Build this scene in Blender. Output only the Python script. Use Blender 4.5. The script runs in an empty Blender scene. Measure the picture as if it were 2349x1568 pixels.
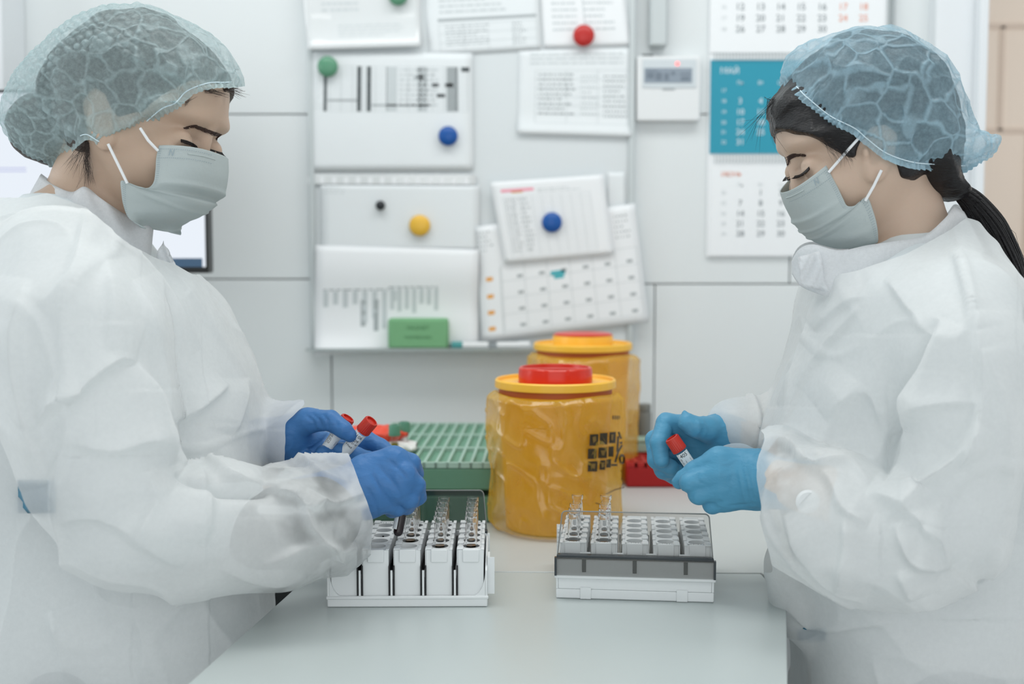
import bpy, math, random
import numpy as np
from mathutils import Vector, Matrix
random.seed(7)
SC = bpy.context.scene
# ---------------------------------------------------------------- camera, world, lights, exposure
FPX, CX, CY, W, H = 2600.0, 1174.5, 784.0, 2349, 1568
CAMZ = 1.32
PITCH = math.atan((784 - 600) / FPX)
cam_d = bpy.data.cameras.new('camera'); cam = bpy.data.objects.new('camera', cam_d)
SC.collection.objects.link(cam); SC.camera = cam
cam.location = (0, 0, CAMZ); cam.rotation_euler = (math.pi / 2 - PITCH, 0, 0)
cam_d.sensor_width = 36; cam_d.lens = 36 * FPX / W
cam_d.clip_start = 0.05; cam_d.clip_end = 60
cam_d.dof.use_dof = True; cam_d.dof.focus_distance = 1.235; cam_d.dof.aperture_fstop = 3.3
SC.view_settings.view_transform = 'Standard'; SC.view_settings.look = 'None'
SC.view_settings.gamma = 1.0; SC.view_settings.use_curve_mapping = False
SC.view_settings.exposure = 0.04
SC.cycles.max_bounces = 20; SC.cycles.transparent_max_bounces = 48
SC.cycles.transmission_bounces = 20; SC.cycles.diffuse_bounces = 4; SC.cycles.glossy_bounces = 3
SC.cycles.caustics_reflective = False; SC.cycles.caustics_refractive = False
SC.cycles.sample_clamp_indirect = 4
wd = bpy.data.worlds.new('world'); SC.world = wd; wd.use_nodes = True
wb = wd.node_tree.nodes['Background']; wb.inputs[0].default_value = (0.95, 0.985, 1.0, 1); wb.inputs[1].default_value = 0.84

def area(name, loc, target, sx, sy, power, col=(1, 1, 1)):
    d = bpy.data.lights.new(name, 'AREA'); d.shape = 'RECTANGLE'; d.size = sx; d.size_y = sy
    d.energy = power; d.color = col
    o = bpy.data.objects.new(name, d); SC.collection.objects.link(o); o.location = loc
    o.rotation_euler = (Vector(target) - Vector(loc)).to_track_quat('-Z', 'Y').to_euler()
    return o
area('ceiling_panel_light', (-0.55, 1.3, 2.74), (-0.55, 1.3, 0), 1.2, 0.6, 10.5, (1.0, 1.0, 0.985))
area('ceiling_panel_light', (0.75, 1.3, 2.74), (0.75, 1.3, 0), 1.2, 0.6, 10.5, (1.0, 1.0, 0.985))
area('ceiling_panel_light', (0.1, -0.7, 2.74), (0.1, -0.7, 0), 1.2, 0.6, 6, (1.0, 1.0, 0.985))
area('window_and_fill_light', (-2.35, 1.3, 1.75), (0.2, 1.35, 1.2), 1.2, 1.2, 12, (0.95, 0.98, 1.0))  # daylight through the window opening in the left wall
area('window_and_fill_light', (0.0, -1.5, 1.5), (0.0, 1.3, 1.05), 2.4, 1.4, 9, (0.97, 0.99, 1.0))  # added fill from the camera side to brighten gown fronts; no known window

# ---------------------------------------------------------------- pixel <-> place helpers (metres; desk top at ZT)
ZT = 0.95
_cp, _sp = math.cos(PITCH), math.sin(PITCH)
def ray(px, py):
    dx = (px - CX) / FPX; dy = -(py - CY) / FPX
    return np.array([dx, _cp + dy * _sp, -_sp + dy * _cp])
def P(px, py, Y):
    d = ray(px, py); t = Y / d[1]
    return np.array([d[0] * t, Y, CAMZ + d[2] * t])
def PZ(px, py, z=ZT):
    d = ray(px, py); t = (z - CAMZ) / d[2]
    return np.array([d[0] * t, d[1] * t, z])
def proj(V):
    V = np.asarray(V, dtype=np.float64); y = V[..., 1]; z = V[..., 2] - CAMZ
    f = y * _cp - z * _sp; u = y * _sp + z * _cp
    return np.stack([CX + FPX * V[..., 0] / f, CY - FPX * u / f], -1)
def s2l(c):
    c = c / 255.0
    return c / 12.92 if c <= 0.04045 else ((c + 0.055) / 1.055) ** 2.4
def rgb(r, g, b): return (s2l(r), s2l(g), s2l(b), 1.0)

# ---------------------------------------------------------------- materials
def base_mat(name):
    m = bpy.data.materials.new(name); m.use_nodes = True
    return m, m.node_tree.nodes, m.node_tree.links, m.node_tree.nodes['Principled BSDF']
def mat(name, col, rough=0.5, metal=0.0, spec=0.5, sss=0.0, trans=0.0, ior=1.45, emis=None, es=0, bump=0.0, bscale=200,
        var=0.03, vscale=8, coat=0.0, alpha=1.0, stretch=(1, 1, 1), sssr=(1, .4, .25), detail=3):
    m, N, L, b = base_mat(name)
    b.inputs['Base Color'].default_value = col; b.inputs['Roughness'].default_value = rough
    b.inputs['Metallic'].default_value = metal; b.inputs['Specular IOR Level'].default_value = spec
    b.inputs['IOR'].default_value = ior; b.inputs['Transmission Weight'].default_value = trans
    b.inputs['Coat Weight'].default_value = coat; b.inputs['Alpha'].default_value = alpha
    if sss:
        b.inputs['Subsurface Weight'].default_value = sss; b.inputs['Subsurface Radius'].default_value = sssr
        b.inputs['Subsurface Scale'].default_value = 0.01
    if emis: b.inputs['Emission Color'].default_value = emis; b.inputs['Emission Strength'].default_value = es
    tc = N.new('ShaderNodeTexCoord'); mp = N.new('ShaderNodeMapping'); mp.inputs['Scale'].default_value = stretch
    L.new(tc.outputs['Object'], mp.inputs[0])
    if var:
        n = N.new('ShaderNodeTexNoise'); n.inputs['Scale'].default_value = vscale; n.inputs['Detail'].default_value = 4
        L.new(mp.outputs[0], n.inputs['Vector'])
        mx = N.new('ShaderNodeMix'); mx.data_type = 'RGBA'
        mx.inputs[6].default_value = tuple(c * (1 - var) for c in col[:3]) + (1,)
        mx.inputs[7].default_value = tuple(min(1, c * (1 + var)) for c in col[:3]) + (1,)
        L.new(n.outputs[0], mx.inputs[0]); L.new(mx.outputs[2], b.inputs['Base Color'])
    if bump:
        n2 = N.new('ShaderNodeTexNoise'); n2.inputs['Scale'].default_value = bscale; n2.inputs['Detail'].default_value = detail
        L.new(mp.outputs[0], n2.inputs['Vector'])
        bp = N.new('ShaderNodeBump'); bp.inputs['Strength'].default_value = bump; bp.inputs['Distance'].default_value = 0.002
        L.new(n2.outputs[0], bp.inputs['Height']); L.new(bp.outputs[0], b.inputs['Normal'])
    return m
def film(name, col, transp, trl=0.4, gloss=0.08, grough=0.35, nscale=60, namp=0.1, bump=0.3, bscale=90, stretch=(1, 1, 1),
         ridge=0.0, rscale=20, attr=None, attr_amp=0.0, ridge_col=None):
    """thin fabric or foil: diffuse + translucent + a share of holes; noise and crinkle ridges vary the density"""
    m = bpy.data.materials.new(name); m.use_nodes = True; N = m.node_tree.nodes; L = m.node_tree.links
    N.remove(N['Principled BSDF']); out = N['Material Output']
    tc = N.new('ShaderNodeTexCoord'); mp = N.new('ShaderNodeMapping'); mp.inputs['Scale'].default_value = stretch
    L.new(tc.outputs['Object'], mp.inputs[0])
    di = N.new('ShaderNodeBsdfDiffuse'); tr = N.new('ShaderNodeBsdfTranslucent'); gl = N.new('ShaderNodeBsdfGlossy'); tp = N.new('ShaderNodeBsdfTransparent')
    di.inputs[0].default_value = col; tr.inputs[0].default_value = col; gl.inputs['Roughness'].default_value = grough
    tp.inputs[0].default_value = (1, 1, 1, 1)
    m1 = N.new('ShaderNodeMixShader'); m1.inputs[0].default_value = trl; L.new(di.outputs[0], m1.inputs[1]); L.new(tr.outputs[0], m1.inputs[2])
    m2 = N.new('ShaderNodeMixShader'); m2.inputs[0].default_value = gloss; L.new(m1.outputs[0], m2.inputs[1]); L.new(gl.outputs[0], m2.inputs[2])
    m3 = N.new('ShaderNodeMixShader'); L.new(m2.outputs[0], m3.inputs[1]); L.new(tp.outputs[0], m3.inputs[2]); L.new(m3.outputs[0], out.inputs[0])
    n = N.new('ShaderNodeTexNoise'); n.inputs['Scale'].default_value = nscale; n.inputs['Detail'].default_value = 6; n.inputs['Roughness'].default_value = 0.7
    L.new(mp.outputs[0], n.inputs['Vector'])
    mr = N.new('ShaderNodeMapRange'); mr.inputs[1].default_value = 0.3; mr.inputs[2].default_value = 0.7
    mr.inputs[3].default_value = transp - namp; mr.inputs[4].default_value = transp + namp
    L.new(n.outputs[0], mr.inputs[0]); fac = mr.outputs[0]; hgt = None
    n2 = N.new('ShaderNodeTexNoise'); n2.inputs['Scale'].default_value = bscale; n2.inputs['Detail'].default_value = 4
    L.new(mp.outputs[0], n2.inputs['Vector']); hgt = n2.outputs[0]
    if ridge:
        nw = N.new('ShaderNodeTexNoise'); nw.inputs['Scale'].default_value = rscale * 0.6; nw.inputs['Detail'].default_value = 2
        L.new(mp.outputs[0], nw.inputs['Vector'])
        va = N.new('ShaderNodeVectorMath'); va.operation = 'SCALE'; va.inputs['Scale'].default_value = 0.045
        L.new(nw.outputs['Color'], va.inputs[0])
        vb = N.new('ShaderNodeVectorMath'); L.new(mp.outputs[0], vb.inputs[0]); L.new(va.outputs[0], vb.inputs[1])
        vo = N.new('ShaderNodeTexVoronoi'); vo.feature = 'DISTANCE_TO_EDGE'; vo.inputs['Scale'].default_value = rscale
        L.new(vb.outputs[0], vo.inputs['Vector'])
        r1 = N.new('ShaderNodeMapRange'); r1.inputs[1].default_value = 0.0; r1.inputs[2].default_value = 0.13
        r1.inputs[3].default_value = 1; r1.inputs[4].default_value = 0; r1.interpolation_type = 'SMOOTHERSTEP'
        L.new(vo.outputs[0], r1.inputs[0])
        mm = N.new('ShaderNodeMath'); mm.operation = 'MULTIPLY_ADD'; mm.inputs[1].default_value = -ridge
        L.new(r1.outputs[0], mm.inputs[0]); L.new(fac, mm.inputs[2]); fac = mm.outputs[0]
        ma = N.new('ShaderNodeMath'); ma.operation = 'ADD'; L.new(r1.outputs[0], ma.inputs[0]); L.new(hgt, ma.inputs[1]); hgt = ma.outputs[0]
    if attr:
        at = N.new('ShaderNodeAttribute'); at.attribute_name = attr
        mm = N.new('ShaderNodeMath'); mm.operation = 'MULTIPLY_ADD'; mm.inputs[1].default_value = attr_amp
        L.new(at.outputs['Fac'], mm.inputs[0]); L.new(fac, mm.inputs[2]); fac = mm.outputs[0]
    cl = N.new('ShaderNodeClamp'); L.new(fac, cl.inputs[0]); L.new(cl.outputs[0], m3.inputs[0])
    bp = N.new('ShaderNodeBump'); bp.inputs['Strength'].default_value = bump; bp.inputs['Distance'].default_value = 0.003
    L.new(hgt, bp.inputs['Height'])
    for s in (di, tr, gl): L.new(bp.outputs[0], s.inputs['Normal'])
    return m

# ---------------------------------------------------------------- object helpers
COL = SC.collection
def tag(o, label=None, cat=None, group=None, kind=None):
    if label: o['label'] = label
    if cat: o['category'] = cat
    if group: o['group'] = group
    if kind: o['kind'] = kind
    return o
def empty(name, loc=(0, 0, 0), rz=0.0, **k):
    o = bpy.data.objects.new(name, None); COL.objects.link(o); o.location = loc; o.rotation_euler = (0, 0, rz)
    o.empty_display_size = 0.05
    return tag(o, **k)
def mkobj(name, V, F, m, parent=None, smooth=30, local=None):
    me = bpy.data.meshes.new(name)
    me.from_pydata([tuple(map(float, v)) for v in V], [], [tuple(map(int, f)) for f in F]); me.update()
    for mm in (m if isinstance(m, (list, tuple)) else [m]): me.materials.append(mm)
    if smooth is not None:
        me.polygons.foreach_set('use_smooth', [True] * len(me.polygons))
        if smooth < 180: me.set_sharp_from_angle(angle=math.radians(smooth))
    o = bpy.data.objects.new(name, me); COL.objects.link(o)
    if parent is not None:
        o.parent = parent
        if local is None:   # geometry given in world space
            mw = Matrix.Translation(parent.location) @ parent.rotation_euler.to_matrix().to_4x4() if parent.parent is None else world_of(parent)
            o.matrix_parent_inverse = mw.inverted()
    return o
def world_of(o):
    m = Matrix.LocRotScale(o.location, o.rotation_euler, o.scale)
    if o.parent: m = world_of(o.parent) @ o.matrix_parent_inverse @ m
    return m
class MB:
    def __init__(s): s.V = []; s.F = []
    def add(s, V, F):
        n = len(s.V); s.V += [tuple(map(float, v)) for v in V]; s.F += [tuple(i + n for i in f) for f in F]; return s
    def box(s, x0, x1, y0, y1, z0, z1, M=None):
        V = [(x, y, z) for z in (z0, z1) for y in (y0, y1) for x in (x0, x1)]
        if M is not None: V = [M(v) for v in V]
        return s.add(V, [(0, 2, 3, 1), (4, 5, 7, 6), (0, 1, 5, 4), (2, 6, 7, 3), (0, 4, 6, 2), (1, 3, 7, 5)])
    def prism(s, poly, a, b, M=None, cap=True):
        """poly in 2D (p,q); extruded from a to b along third axis; M maps (p,q,r)->xyz"""
        n = len(poly); M = M or (lambda v: v)
        V = [M((p, q, a)) for p, q in poly] + [M((p, q, b)) for p, q in poly]
        F = [(i, (i + 1) % n, n + (i + 1) % n, n + i) for i in range(n)]
        if cap: F += [tuple(range(n - 1, -1, -1)), tuple(range(n, 2 * n))]
        return s.add(V, F)
    def lathe(s, prof, c=(0, 0, 0), n=32, fn=None, cap0=True, cap1=True):
        V = []; m = len(prof)
        for r, z in prof:
            for k in range(n):
                a = 2 * math.pi * k / n
                rr, zz = (r, z) if fn is None else fn(r, z, a)
                V.append((c[0] + rr * math.cos(a), c[1] + rr * math.sin(a), c[2] + zz))
        F = [(i * n + k, i * n + (k + 1) % n, (i + 1) * n + (k + 1) % n, (i + 1) * n + k) for i in range(m - 1) for k in range(n)]
        if cap0: F.append(tuple(range(n - 1, -1, -1)))
        if cap1: F.append(tuple((m - 1) * n + k for k in range(n)))
        return s.add(V, F)
    def tube(s, pts, rad, n=10, cap=True, closed=False):
        pts = [np.array(p, float) for p in pts]; m = len(pts)
        if not hasattr(rad, '__len__'): rad = [rad] * m
        V = []; up = None
        for i in range(m):
            a = pts[i - 1] if i > 0 or closed else pts[i]; b = pts[(i + 1) % m] if i < m - 1 or closed else pts[i]
            t = b - a; t = t / (np.linalg.norm(t) + 1e-12)
            if up is None:
                up = np.cross(t, (0.3, 0.9, 0.2)); up /= np.linalg.norm(up)
            up = up - t * np.dot(up, t); up /= np.linalg.norm(up) + 1e-12
            w = np.cross(t, up)
            for k in range(n):
                an = 2 * math.pi * k / n
                V.append(pts[i] + rad[i] * (math.cos(an) * up + math.sin(an) * w))
        mm = m if closed else m - 1
        F = [(i * n + k, i * n + (k + 1) % n, ((i + 1) % m) * n + (k + 1) % n, ((i + 1) % m) * n + k) for i in range(mm) for k in range(n)]
        if cap and not closed: F += [tuple(range(n - 1, -1, -1)), tuple((m - 1) * n + k for k in range(n))]
        return s.add(V, F)
    def grid(s, G, flip=False, close=False):
        """G[i][j] points"""
        a, b = len(G), len(G[0]); V = [p for r in G for p in r]
        F = []
        for i in range(a - 1):
            for j in range(b if close else b - 1):
                q = (i * b + j, i * b + (j + 1) % b, (i + 1) * b + (j + 1) % b, (i + 1) * b + j)
                F.append(q[::-1] if flip else q)
        return s.add(V, F)
    def build(s, name, m, parent=None, smooth=30, bevel=0, solid=0, subd=0, seg=2, local=None):
        o = mkobj(name, s.V, s.F, m, parent, smooth, local)
        if solid:
            md = o.modifiers.new('s', 'SOLIDIFY'); md.thickness = solid; md.offset = 0
        if subd:
            md = o.modifiers.new('d', 'SUBSURF'); md.levels = subd; md.render_levels = subd
        if bevel:
            md = o.modifiers.new('b', 'BEVEL'); md.width = bevel; md.segments = seg; md.limit_method = 'ANGLE'
        return o
def copy_tree(o, parent=None):
    c = o.copy(); COL.objects.link(c)
    if parent is not None: c.parent = parent
    for ch in list(o.children): copy_tree(ch, c)
    return c
def axisM(o, ax):
    """frame with local z along ax at origin o -> returns map function"""
    z = np.array(ax, float); z /= np.linalg.norm(z); x = np.cross(z, (0, 1, 0.01)); x /= np.linalg.norm(x); y = np.cross(z, x); o = np.array(o, float)
    return lambda v: o + v[0] * x + v[1] * y + v[2] * z
FONT_CACHE = {}
def text_mesh(txt, size):
    """flat lettering in x (right) / y (up), centred -> (V, F)"""
    k = (txt,)
    if k not in FONT_CACHE:
        cu = bpy.data.curves.new('t', 'FONT'); cu.body = txt; cu.size = 1.0; cu.align_x = 'CENTER'; cu.align_y = 'CENTER'; cu.resolution_u = 2
        ob = bpy.data.objects.new('t', cu)
        me = ob.to_mesh(); V = [tuple(v.co) for v in me.vertices]; F = [tuple(p.vertices) for p in me.polygons]; ob.to_mesh_clear()
        bpy.data.objects.remove(ob); bpy.data.curves.remove(cu); FONT_CACHE[k] = (V, F)
    V, F = FONT_CACHE[k]
    return [(v[0] * size, v[1] * size, 0) for v in V], F
# ---------------------------------------------------------------- implicit surface toolkit
def vnoise(p, seed=0):
    """value noise, p (...,3) -> (...)"""
    i = np.floor(p).astype(np.int64); f = p - i; f = f * f * (3 - 2 * f)
    def h(a, b, c):
        n = (a * 374761393 + b * 668265263 + c * 2147483647 + seed * 974634777) & 0xffffffff
        n = ((n ^ (n >> 13)) * 1274126177) & 0xffffffff
        return ((n ^ (n >> 16)) & 0xffff) / 65535.0
    x, y, z = i[..., 0], i[..., 1], i[..., 2]; r = 0
    for dx in (0, 1):
        for dy in (0, 1):
            for dz in (0, 1):
                w = (f[..., 0] if dx else 1 - f[..., 0]) * (f[..., 1] if dy else 1 - f[..., 1]) * (f[..., 2] if dz else 1 - f[..., 2])
                r = r + w * h(x + dx, y + dy, z + dz)
    return r
def fbm(p, o=3, seed=0):
    r = 0; a = 0.5; t = 0
    for k in range(o): r = r + a * vnoise(p * (2 ** k), seed + k); t += a; a *= 0.5
    return r / t
def ridged(p, seed=0): return 1 - np.abs(2 * vnoise(p, seed) - 1)
def smin(a, b, k):
    h = np.clip(0.5 + 0.5 * (b - a) / k, 0, 1)
    return b + (a - b) * h - k * h * (1 - h)
def smax(a, b, k): return -smin(-a, -b, k)
def cone(X, Y, Z, a, b, ra, rb, sy=1.0):
    a = np.asarray(a, float); b = np.asarray(b, float); d = b - a; L2 = float(d @ d) + 1e-12
    px, py, pz = X - a[0], Y - a[1], Z - a[2]
    t = np.clip((px * d[0] + py * d[1] + pz * d[2]) / L2, 0, 1)
    return np.sqrt((px - t * d[0]) ** 2 + ((py - t * d[1]) * sy) ** 2 + (pz - t * d[2]) ** 2) - (ra + t * (rb - ra))
def chain(X, Y, Z, pts, rad, k=None, sy=1.0):
    r = None
    for i in range(len(pts) - 1):
        c = cone(X, Y, Z, pts[i], pts[i + 1], rad[i], rad[i + 1], sy)
        r = c if r is None else (np.minimum(r, c) if not k else smin(r, c, k))
    return r
def ell(X, Y, Z, c, r):
    q = np.sqrt(((X - c[0]) / r[0]) ** 2 + ((Y - c[1]) / r[1]) ** 2 + ((Z - c[2]) / r[2]) ** 2)
    return (q - 1) * min(r)
def nets(xs, ys, zs, F):
    """surface nets on a (possibly uneven) axis grid; returns V, quads with outward normals"""
    S = F < 0
    c = [S[i:S.shape[0] - 1 + i, j:S.shape[1] - 1 + j, k:S.shape[2] - 1 + k] for i in (0, 1) for j in (0, 1) for k in (0, 1)]
    s = sum(x.astype(np.int8) for x in c); act = (s > 0) & (s < 8)
    I, J, K = np.nonzero(act); n = len(I); idx = -np.ones(act.shape, np.int64); idx[I, J, K] = np.arange(n)
    acc = np.zeros((n, 3)); cnt = np.zeros(n)
    co = lambda a, b, c_: np.stack([xs[I + a], ys[J + b], zs[K + c_]], 1)
    val = lambda a, b, c_: F[I + a, J + b, K + c_]
    for ax in range(3):
        for u in (0, 1):
            for v in (0, 1):
                a = [0, 0, 0]; b = [0, 0, 0]; o = [q for q in range(3) if q != ax]
                a[o[0]] = b[o[0]] = u; a[o[1]] = b[o[1]] = v; b[ax] = 1
                fa, fb = val(*a), val(*b); m = (fa < 0) != (fb < 0)
                t = np.where(m, fa / np.where(fa == fb, 1, fa - fb), 0)[:, None]
                pt = co(*a) * (1 - t) + co(*b) * t
                acc += pt * m[:, None]; cnt += m
    V = acc / np.maximum(cnt, 1)[:, None]; Q = []
    for ax in range(3):
        sl0 = [slice(None)] * 3; sl1 = [slice(None)] * 3; sl0[ax] = slice(0, -1); sl1[ax] = slice(1, None)
        A = S[tuple(sl0)]; B = S[tuple(sl1)]
        E = np.nonzero(A != B); E = np.stack(E, 1); o = [q for q in range(3) if q != ax]
        ok = (E[:, o[0]] > 0) & (E[:, o[1]] > 0) & (E[:, o[0]] < S.shape[o[0]] - 1) & (E[:, o[1]] < S.shape[o[1]] - 1)
        E = E[ok]; ins = A[tuple(E.T)]
        def cell(u, v):
            q = E.copy(); q[:, o[0]] += u; q[:, o[1]] += v; return idx[q[:, 0], q[:, 1], q[:, 2]]
        q = np.stack([cell(-1, -1), cell(0, -1), cell(0, 0), cell(-1, 0)], 1)
        if ax == 1: q = q[:, ::-1]
        q = np.where(ins[:, None], q, q[:, ::-1]); Q.append(q)
    Q = np.concatenate(Q); Q = Q[(Q >= 0).all(1)]
    return V, Q
def sdfmesh(fn, lo, hi, h, axes=None):
    if axes is None: axes = [np.arange(lo[i] - 2 * h, hi[i] + 2 * h, h) for i in range(3)]
    xs, ys, zs = axes
    X, Y, Z = np.meshgrid(xs.astype(np.float32), ys.astype(np.float32), zs.astype(np.float32), indexing='ij', sparse=True)
    F = np.asarray(fn(X, Y, Z), np.float32)
    F = np.broadcast_to(F, (len(xs), len(ys), len(zs)))
    return nets(xs, ys, zs, F)
def relax(V, Q, it=1, lam=0.5):
    V = V.copy(); n = len(V)
    e = np.concatenate([Q[:, [0, 1]], Q[:, [1, 2]], Q[:, [2, 3]], Q[:, [3, 0]]]); e = np.concatenate([e, e[:, ::-1]])
    cnt = np.maximum(np.bincount(e[:, 0], minlength=n), 1)
    for _ in range(it):
        A = np.stack([np.bincount(e[:, 0], weights=V[e[:, 1], k], minlength=n) / cnt for k in range(3)], 1)
        V += lam * (A - V)
    return V
def vnormals(V, Q):
    a = V[Q[:, 2]] - V[Q[:, 0]]; b = V[Q[:, 3]] - V[Q[:, 1]]; fn = np.cross(a, b); N = np.zeros_like(V)
    for k in range(4):
        for c in range(3): N[:, c] += np.bincount(Q[:, k], weights=fn[:, c], minlength=len(V))
    return N / (np.linalg.norm(N, axis=1, keepdims=True) + 1e-12)
def subdivide(V, Q):
    """one smooth quad subdivision (linear split then relax)"""
    E = np.concatenate([Q[:, [0, 1]], Q[:, [1, 2]], Q[:, [2, 3]], Q[:, [3, 0]]]); Es = np.sort(E, 1)
    key = Es[:, 0] * (len(V) + 1) + Es[:, 1]; u, first, inv = np.unique(key, return_index=True, return_inverse=True)
    mid = V[Es[first]].mean(1); n = len(V); ne = len(u); fc = V[Q].mean(1); m = len(Q)
    e = [n + inv[i * m:(i + 1) * m] for i in range(4)]; f = n + ne + np.arange(m)
    Q2 = np.concatenate([np.stack([Q[:, 0], e[0], f, e[3]], 1), np.stack([e[0], Q[:, 1], e[1], f], 1),
                         np.stack([f, e[1], Q[:, 2], e[2]], 1), np.stack([e[3], f, e[2], Q[:, 3]], 1)])
    V2 = np.concatenate([V, mid, fc]); return relax(V2, Q2, 2, 0.5), Q2
def keep(V, Q, mask):
    """drop faces that touch vertices outside mask"""
    Q = Q[mask[Q].all(1)]; u, inv = np.unique(Q, return_inverse=True); return V[u], inv.reshape(Q.shape), u
def npobj(name, V, Q, m, parent=None, attr=None, solid=0, subd=0):
    me = bpy.data.meshes.new(name); nv, nq = len(V), len(Q)
    me.vertices.add(nv); me.vertices.foreach_set('co', np.ascontiguousarray(V, np.float32).ravel())
    me.loops.add(nq * 4); me.loops.foreach_set('vertex_index', np.ascontiguousarray(Q, np.int32).ravel())
    me.polygons.add(nq); me.polygons.foreach_set('loop_start', np.arange(nq, dtype=np.int32) * 4)
    me.update(calc_edges=True); me.validate()
    me.polygons.foreach_set('use_smooth', [True] * len(me.polygons))
    me.materials.append(m)
    if attr:
        for k, a in attr.items():
            at = me.attributes.new(k, 'FLOAT', 'POINT'); at.data.foreach_set('value', np.ascontiguousarray(a, np.float32))
    o = bpy.data.objects.new(name, me); COL.objects.link(o)
    if parent is not None: o.parent = parent; o.matrix_parent_inverse = world_of(parent).inverted()
    if solid:
        md = o.modifiers.new('s', 'SOLIDIFY'); md.thickness = solid; md.offset = 0
    if subd:
        md = o.modifiers.new('d', 'SUBSURF'); md.levels = subd; md.render_levels = subd
    return o
def smooth_poly(pts, n=8, closed=True):
    """Catmull-Rom resample of 2D/3D points"""
    p = np.array(pts, float); m = len(p); out = []
    rng = m if closed else m - 1
    for i in range(rng):
        g = (lambda k: p[k % m]) if closed else (lambda k: p[min(max(k, 0), m - 1)])
        a, b, c, d = g(i - 1), g(i), g(i + 1), g(i + 2)
        for t in np.linspace(0, 1, n, endpoint=False):
            out.append(0.5 * (2 * b + (c - a) * t + (2 * a - 5 * b + 4 * c - d) * t * t + (3 * b - a - 3 * c + d) * t ** 3))
    if not closed: out.append(p[-1])
    return np.array(out)
def poly_sd(X, Z, poly):
    """2D signed distance (neg inside)"""
    d = np.full(np.broadcast(X, Z).shape, 1e9); ins = np.zeros(d.shape, bool); n = len(poly)
    for i in range(n):
        a = poly[i]; b = poly[(i + 1) % n]; e = b - a; wx = X - a[0]; wz = Z - a[1]
        t = np.clip((wx * e[0] + wz * e[1]) / (e @ e + 1e-12), 0, 1)
        d = np.minimum(d, (wx - t * e[0]) ** 2 + (wz - t * e[1]) ** 2)
        c = ((a[1] > Z) != (b[1] > Z)); ins ^= c & (wx < e[0] * (Z - a[1]) / (e[1] if e[1] else 1e-9))
    return np.where(ins, -1, 1) * np.sqrt(d)
def inflate(X, Y, Z, poly, yc, Hh, R, pw=2.0):
    """solid with the side outline poly (x,z) and rounded thickness in y"""
    d2 = poly_sd(X[:, :, 0][:, 0][:, None] if X.ndim == 3 else X, Z[0, 0, :][None, :], poly)
    d2 = d2[:, None, :]; t = np.clip(-d2 / R, 0, 1)
    hw = Hh * (1 - (1 - t) ** pw) ** (1 / pw)
    dy = np.abs(Y - yc)
    return np.where(d2 > 0, np.sqrt(d2 ** 2 + dy ** 2), np.maximum(dy - hw, d2 * 0.999) * 0.7)
def seg_dist(P2, line):
    """distance and arc length of px points to a polyline"""
    best = np.full(len(P2), 1e9); arc = np.zeros(len(P2)); s0 = 0; line = np.array(line, float); side = np.zeros(len(P2))
    for i in range(len(line) - 1):
        a, b = line[i], line[i + 1]; e = b - a; L = math.hypot(*e) + 1e-9; w = P2 - a
        t = np.clip((w @ e) / L ** 2, 0, 1); q = w - t[:, None] * e; d = np.hypot(q[:, 0], q[:, 1])
        m = d < best; best = np.where(m, d, best); arc = np.where(m, s0 + t * L, arc)
        side = np.where(m, np.sign(e[0] * w[:, 1] - e[1] * w[:, 0]), side); s0 += L
    return best, arc, side, s0
def crease(V, N, lines, ymax=None, yaw=None):
    """raise ridges (amp>0) or press grooves (amp<0) along px polylines on the side that faces the front"""
    p2 = proj(V); view = V - np.array([0, 0, CAMZ]); front = (N * view).sum(1) < 0; D = np.zeros(len(V))
    for L in lines:
        pts, amp, wid = L[0], L[1], L[2]
        pts = smooth_poly(pts, 5, False)
        lo = pts.min(0) - 11 * wid; hi = pts.max(0) + 11 * wid
        m = front & (p2 > lo).all(1) & (p2 < hi).all(1)
        if ymax is not None: m &= V[:, 1] < ymax
        if not m.any(): continue
        i = np.nonzero(m)[0]; d, arc, side, tot = seg_dist(p2[i], pts)
        fade = np.clip(np.minimum(arc, tot - arc) / (tot * 0.25 + 1e-6), 0, 1) ** 0.7
        prof = np.exp(-(d / wid) ** 1.4)
        if len(L) > 3:   # one-sided fold: steep on one side, broad on the other
            prof = np.where(side * L[3] > 0, np.exp(-(d / wid) ** 1.3), np.exp(-(d / (7.0 * wid)) ** 1.3))
        D[i] += amp * 0.001 * prof * fade
    return V + N * D[:, None]
# ---------------------------------------------------------------- the setting
M = {}
M['wall'] = mat('wall_panel', rgb(222, 227, 228), 0.42, var=0.015, vscale=2)
M['walldark'] = mat('wall_gap', rgb(128, 131, 130), 0.8)
M['white'] = mat('white_plastic', rgb(226, 229, 230), 0.38, var=0.01)
M['whiteg'] = mat('white_gloss', rgb(226, 230, 233), 0.25, var=0.01)
M['board'] = mat('white_enamel_board', rgb(216, 222, 224), 0.3, var=0.01)
M['alu'] = mat('aluminium', rgb(196, 203, 204), 0.4, metal=0.3)
M['paper'] = mat('paper', rgb(228, 233, 235), 0.6, var=0.012, vscale=15)
M['paper2'] = mat('paper_bright', rgb(236, 239, 241), 0.55, var=0.01)
M['lam'] = mat('laminated_paper', rgb(222, 226, 227), 0.16, var=0.02, vscale=12, coat=0.6, bump=0.35, bscale=9)
M['ink'] = mat('grey_print', rgb(168, 175, 177), 0.7)
M['inkd'] = mat('dark_print', rgb(88, 96, 98), 0.7)
M['inkl'] = mat('pale_print', rgb(200, 207, 209), 0.7)
M['black'] = mat('black_plastic', rgb(28, 30, 31), 0.35)
M['desk'] = mat('desk_laminate', rgb(186, 194, 193), 0.33, var=0.012, vscale=6)
M['counter'] = mat('counter_laminate', rgb(192, 197, 196), 0.3, var=0.012, vscale=5)
M['cab'] = mat('cabinet_white', rgb(214, 219, 221), 0.45)
M['dark'] = mat('underdesk_dark', rgb(40, 44, 45), 0.6)
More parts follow.
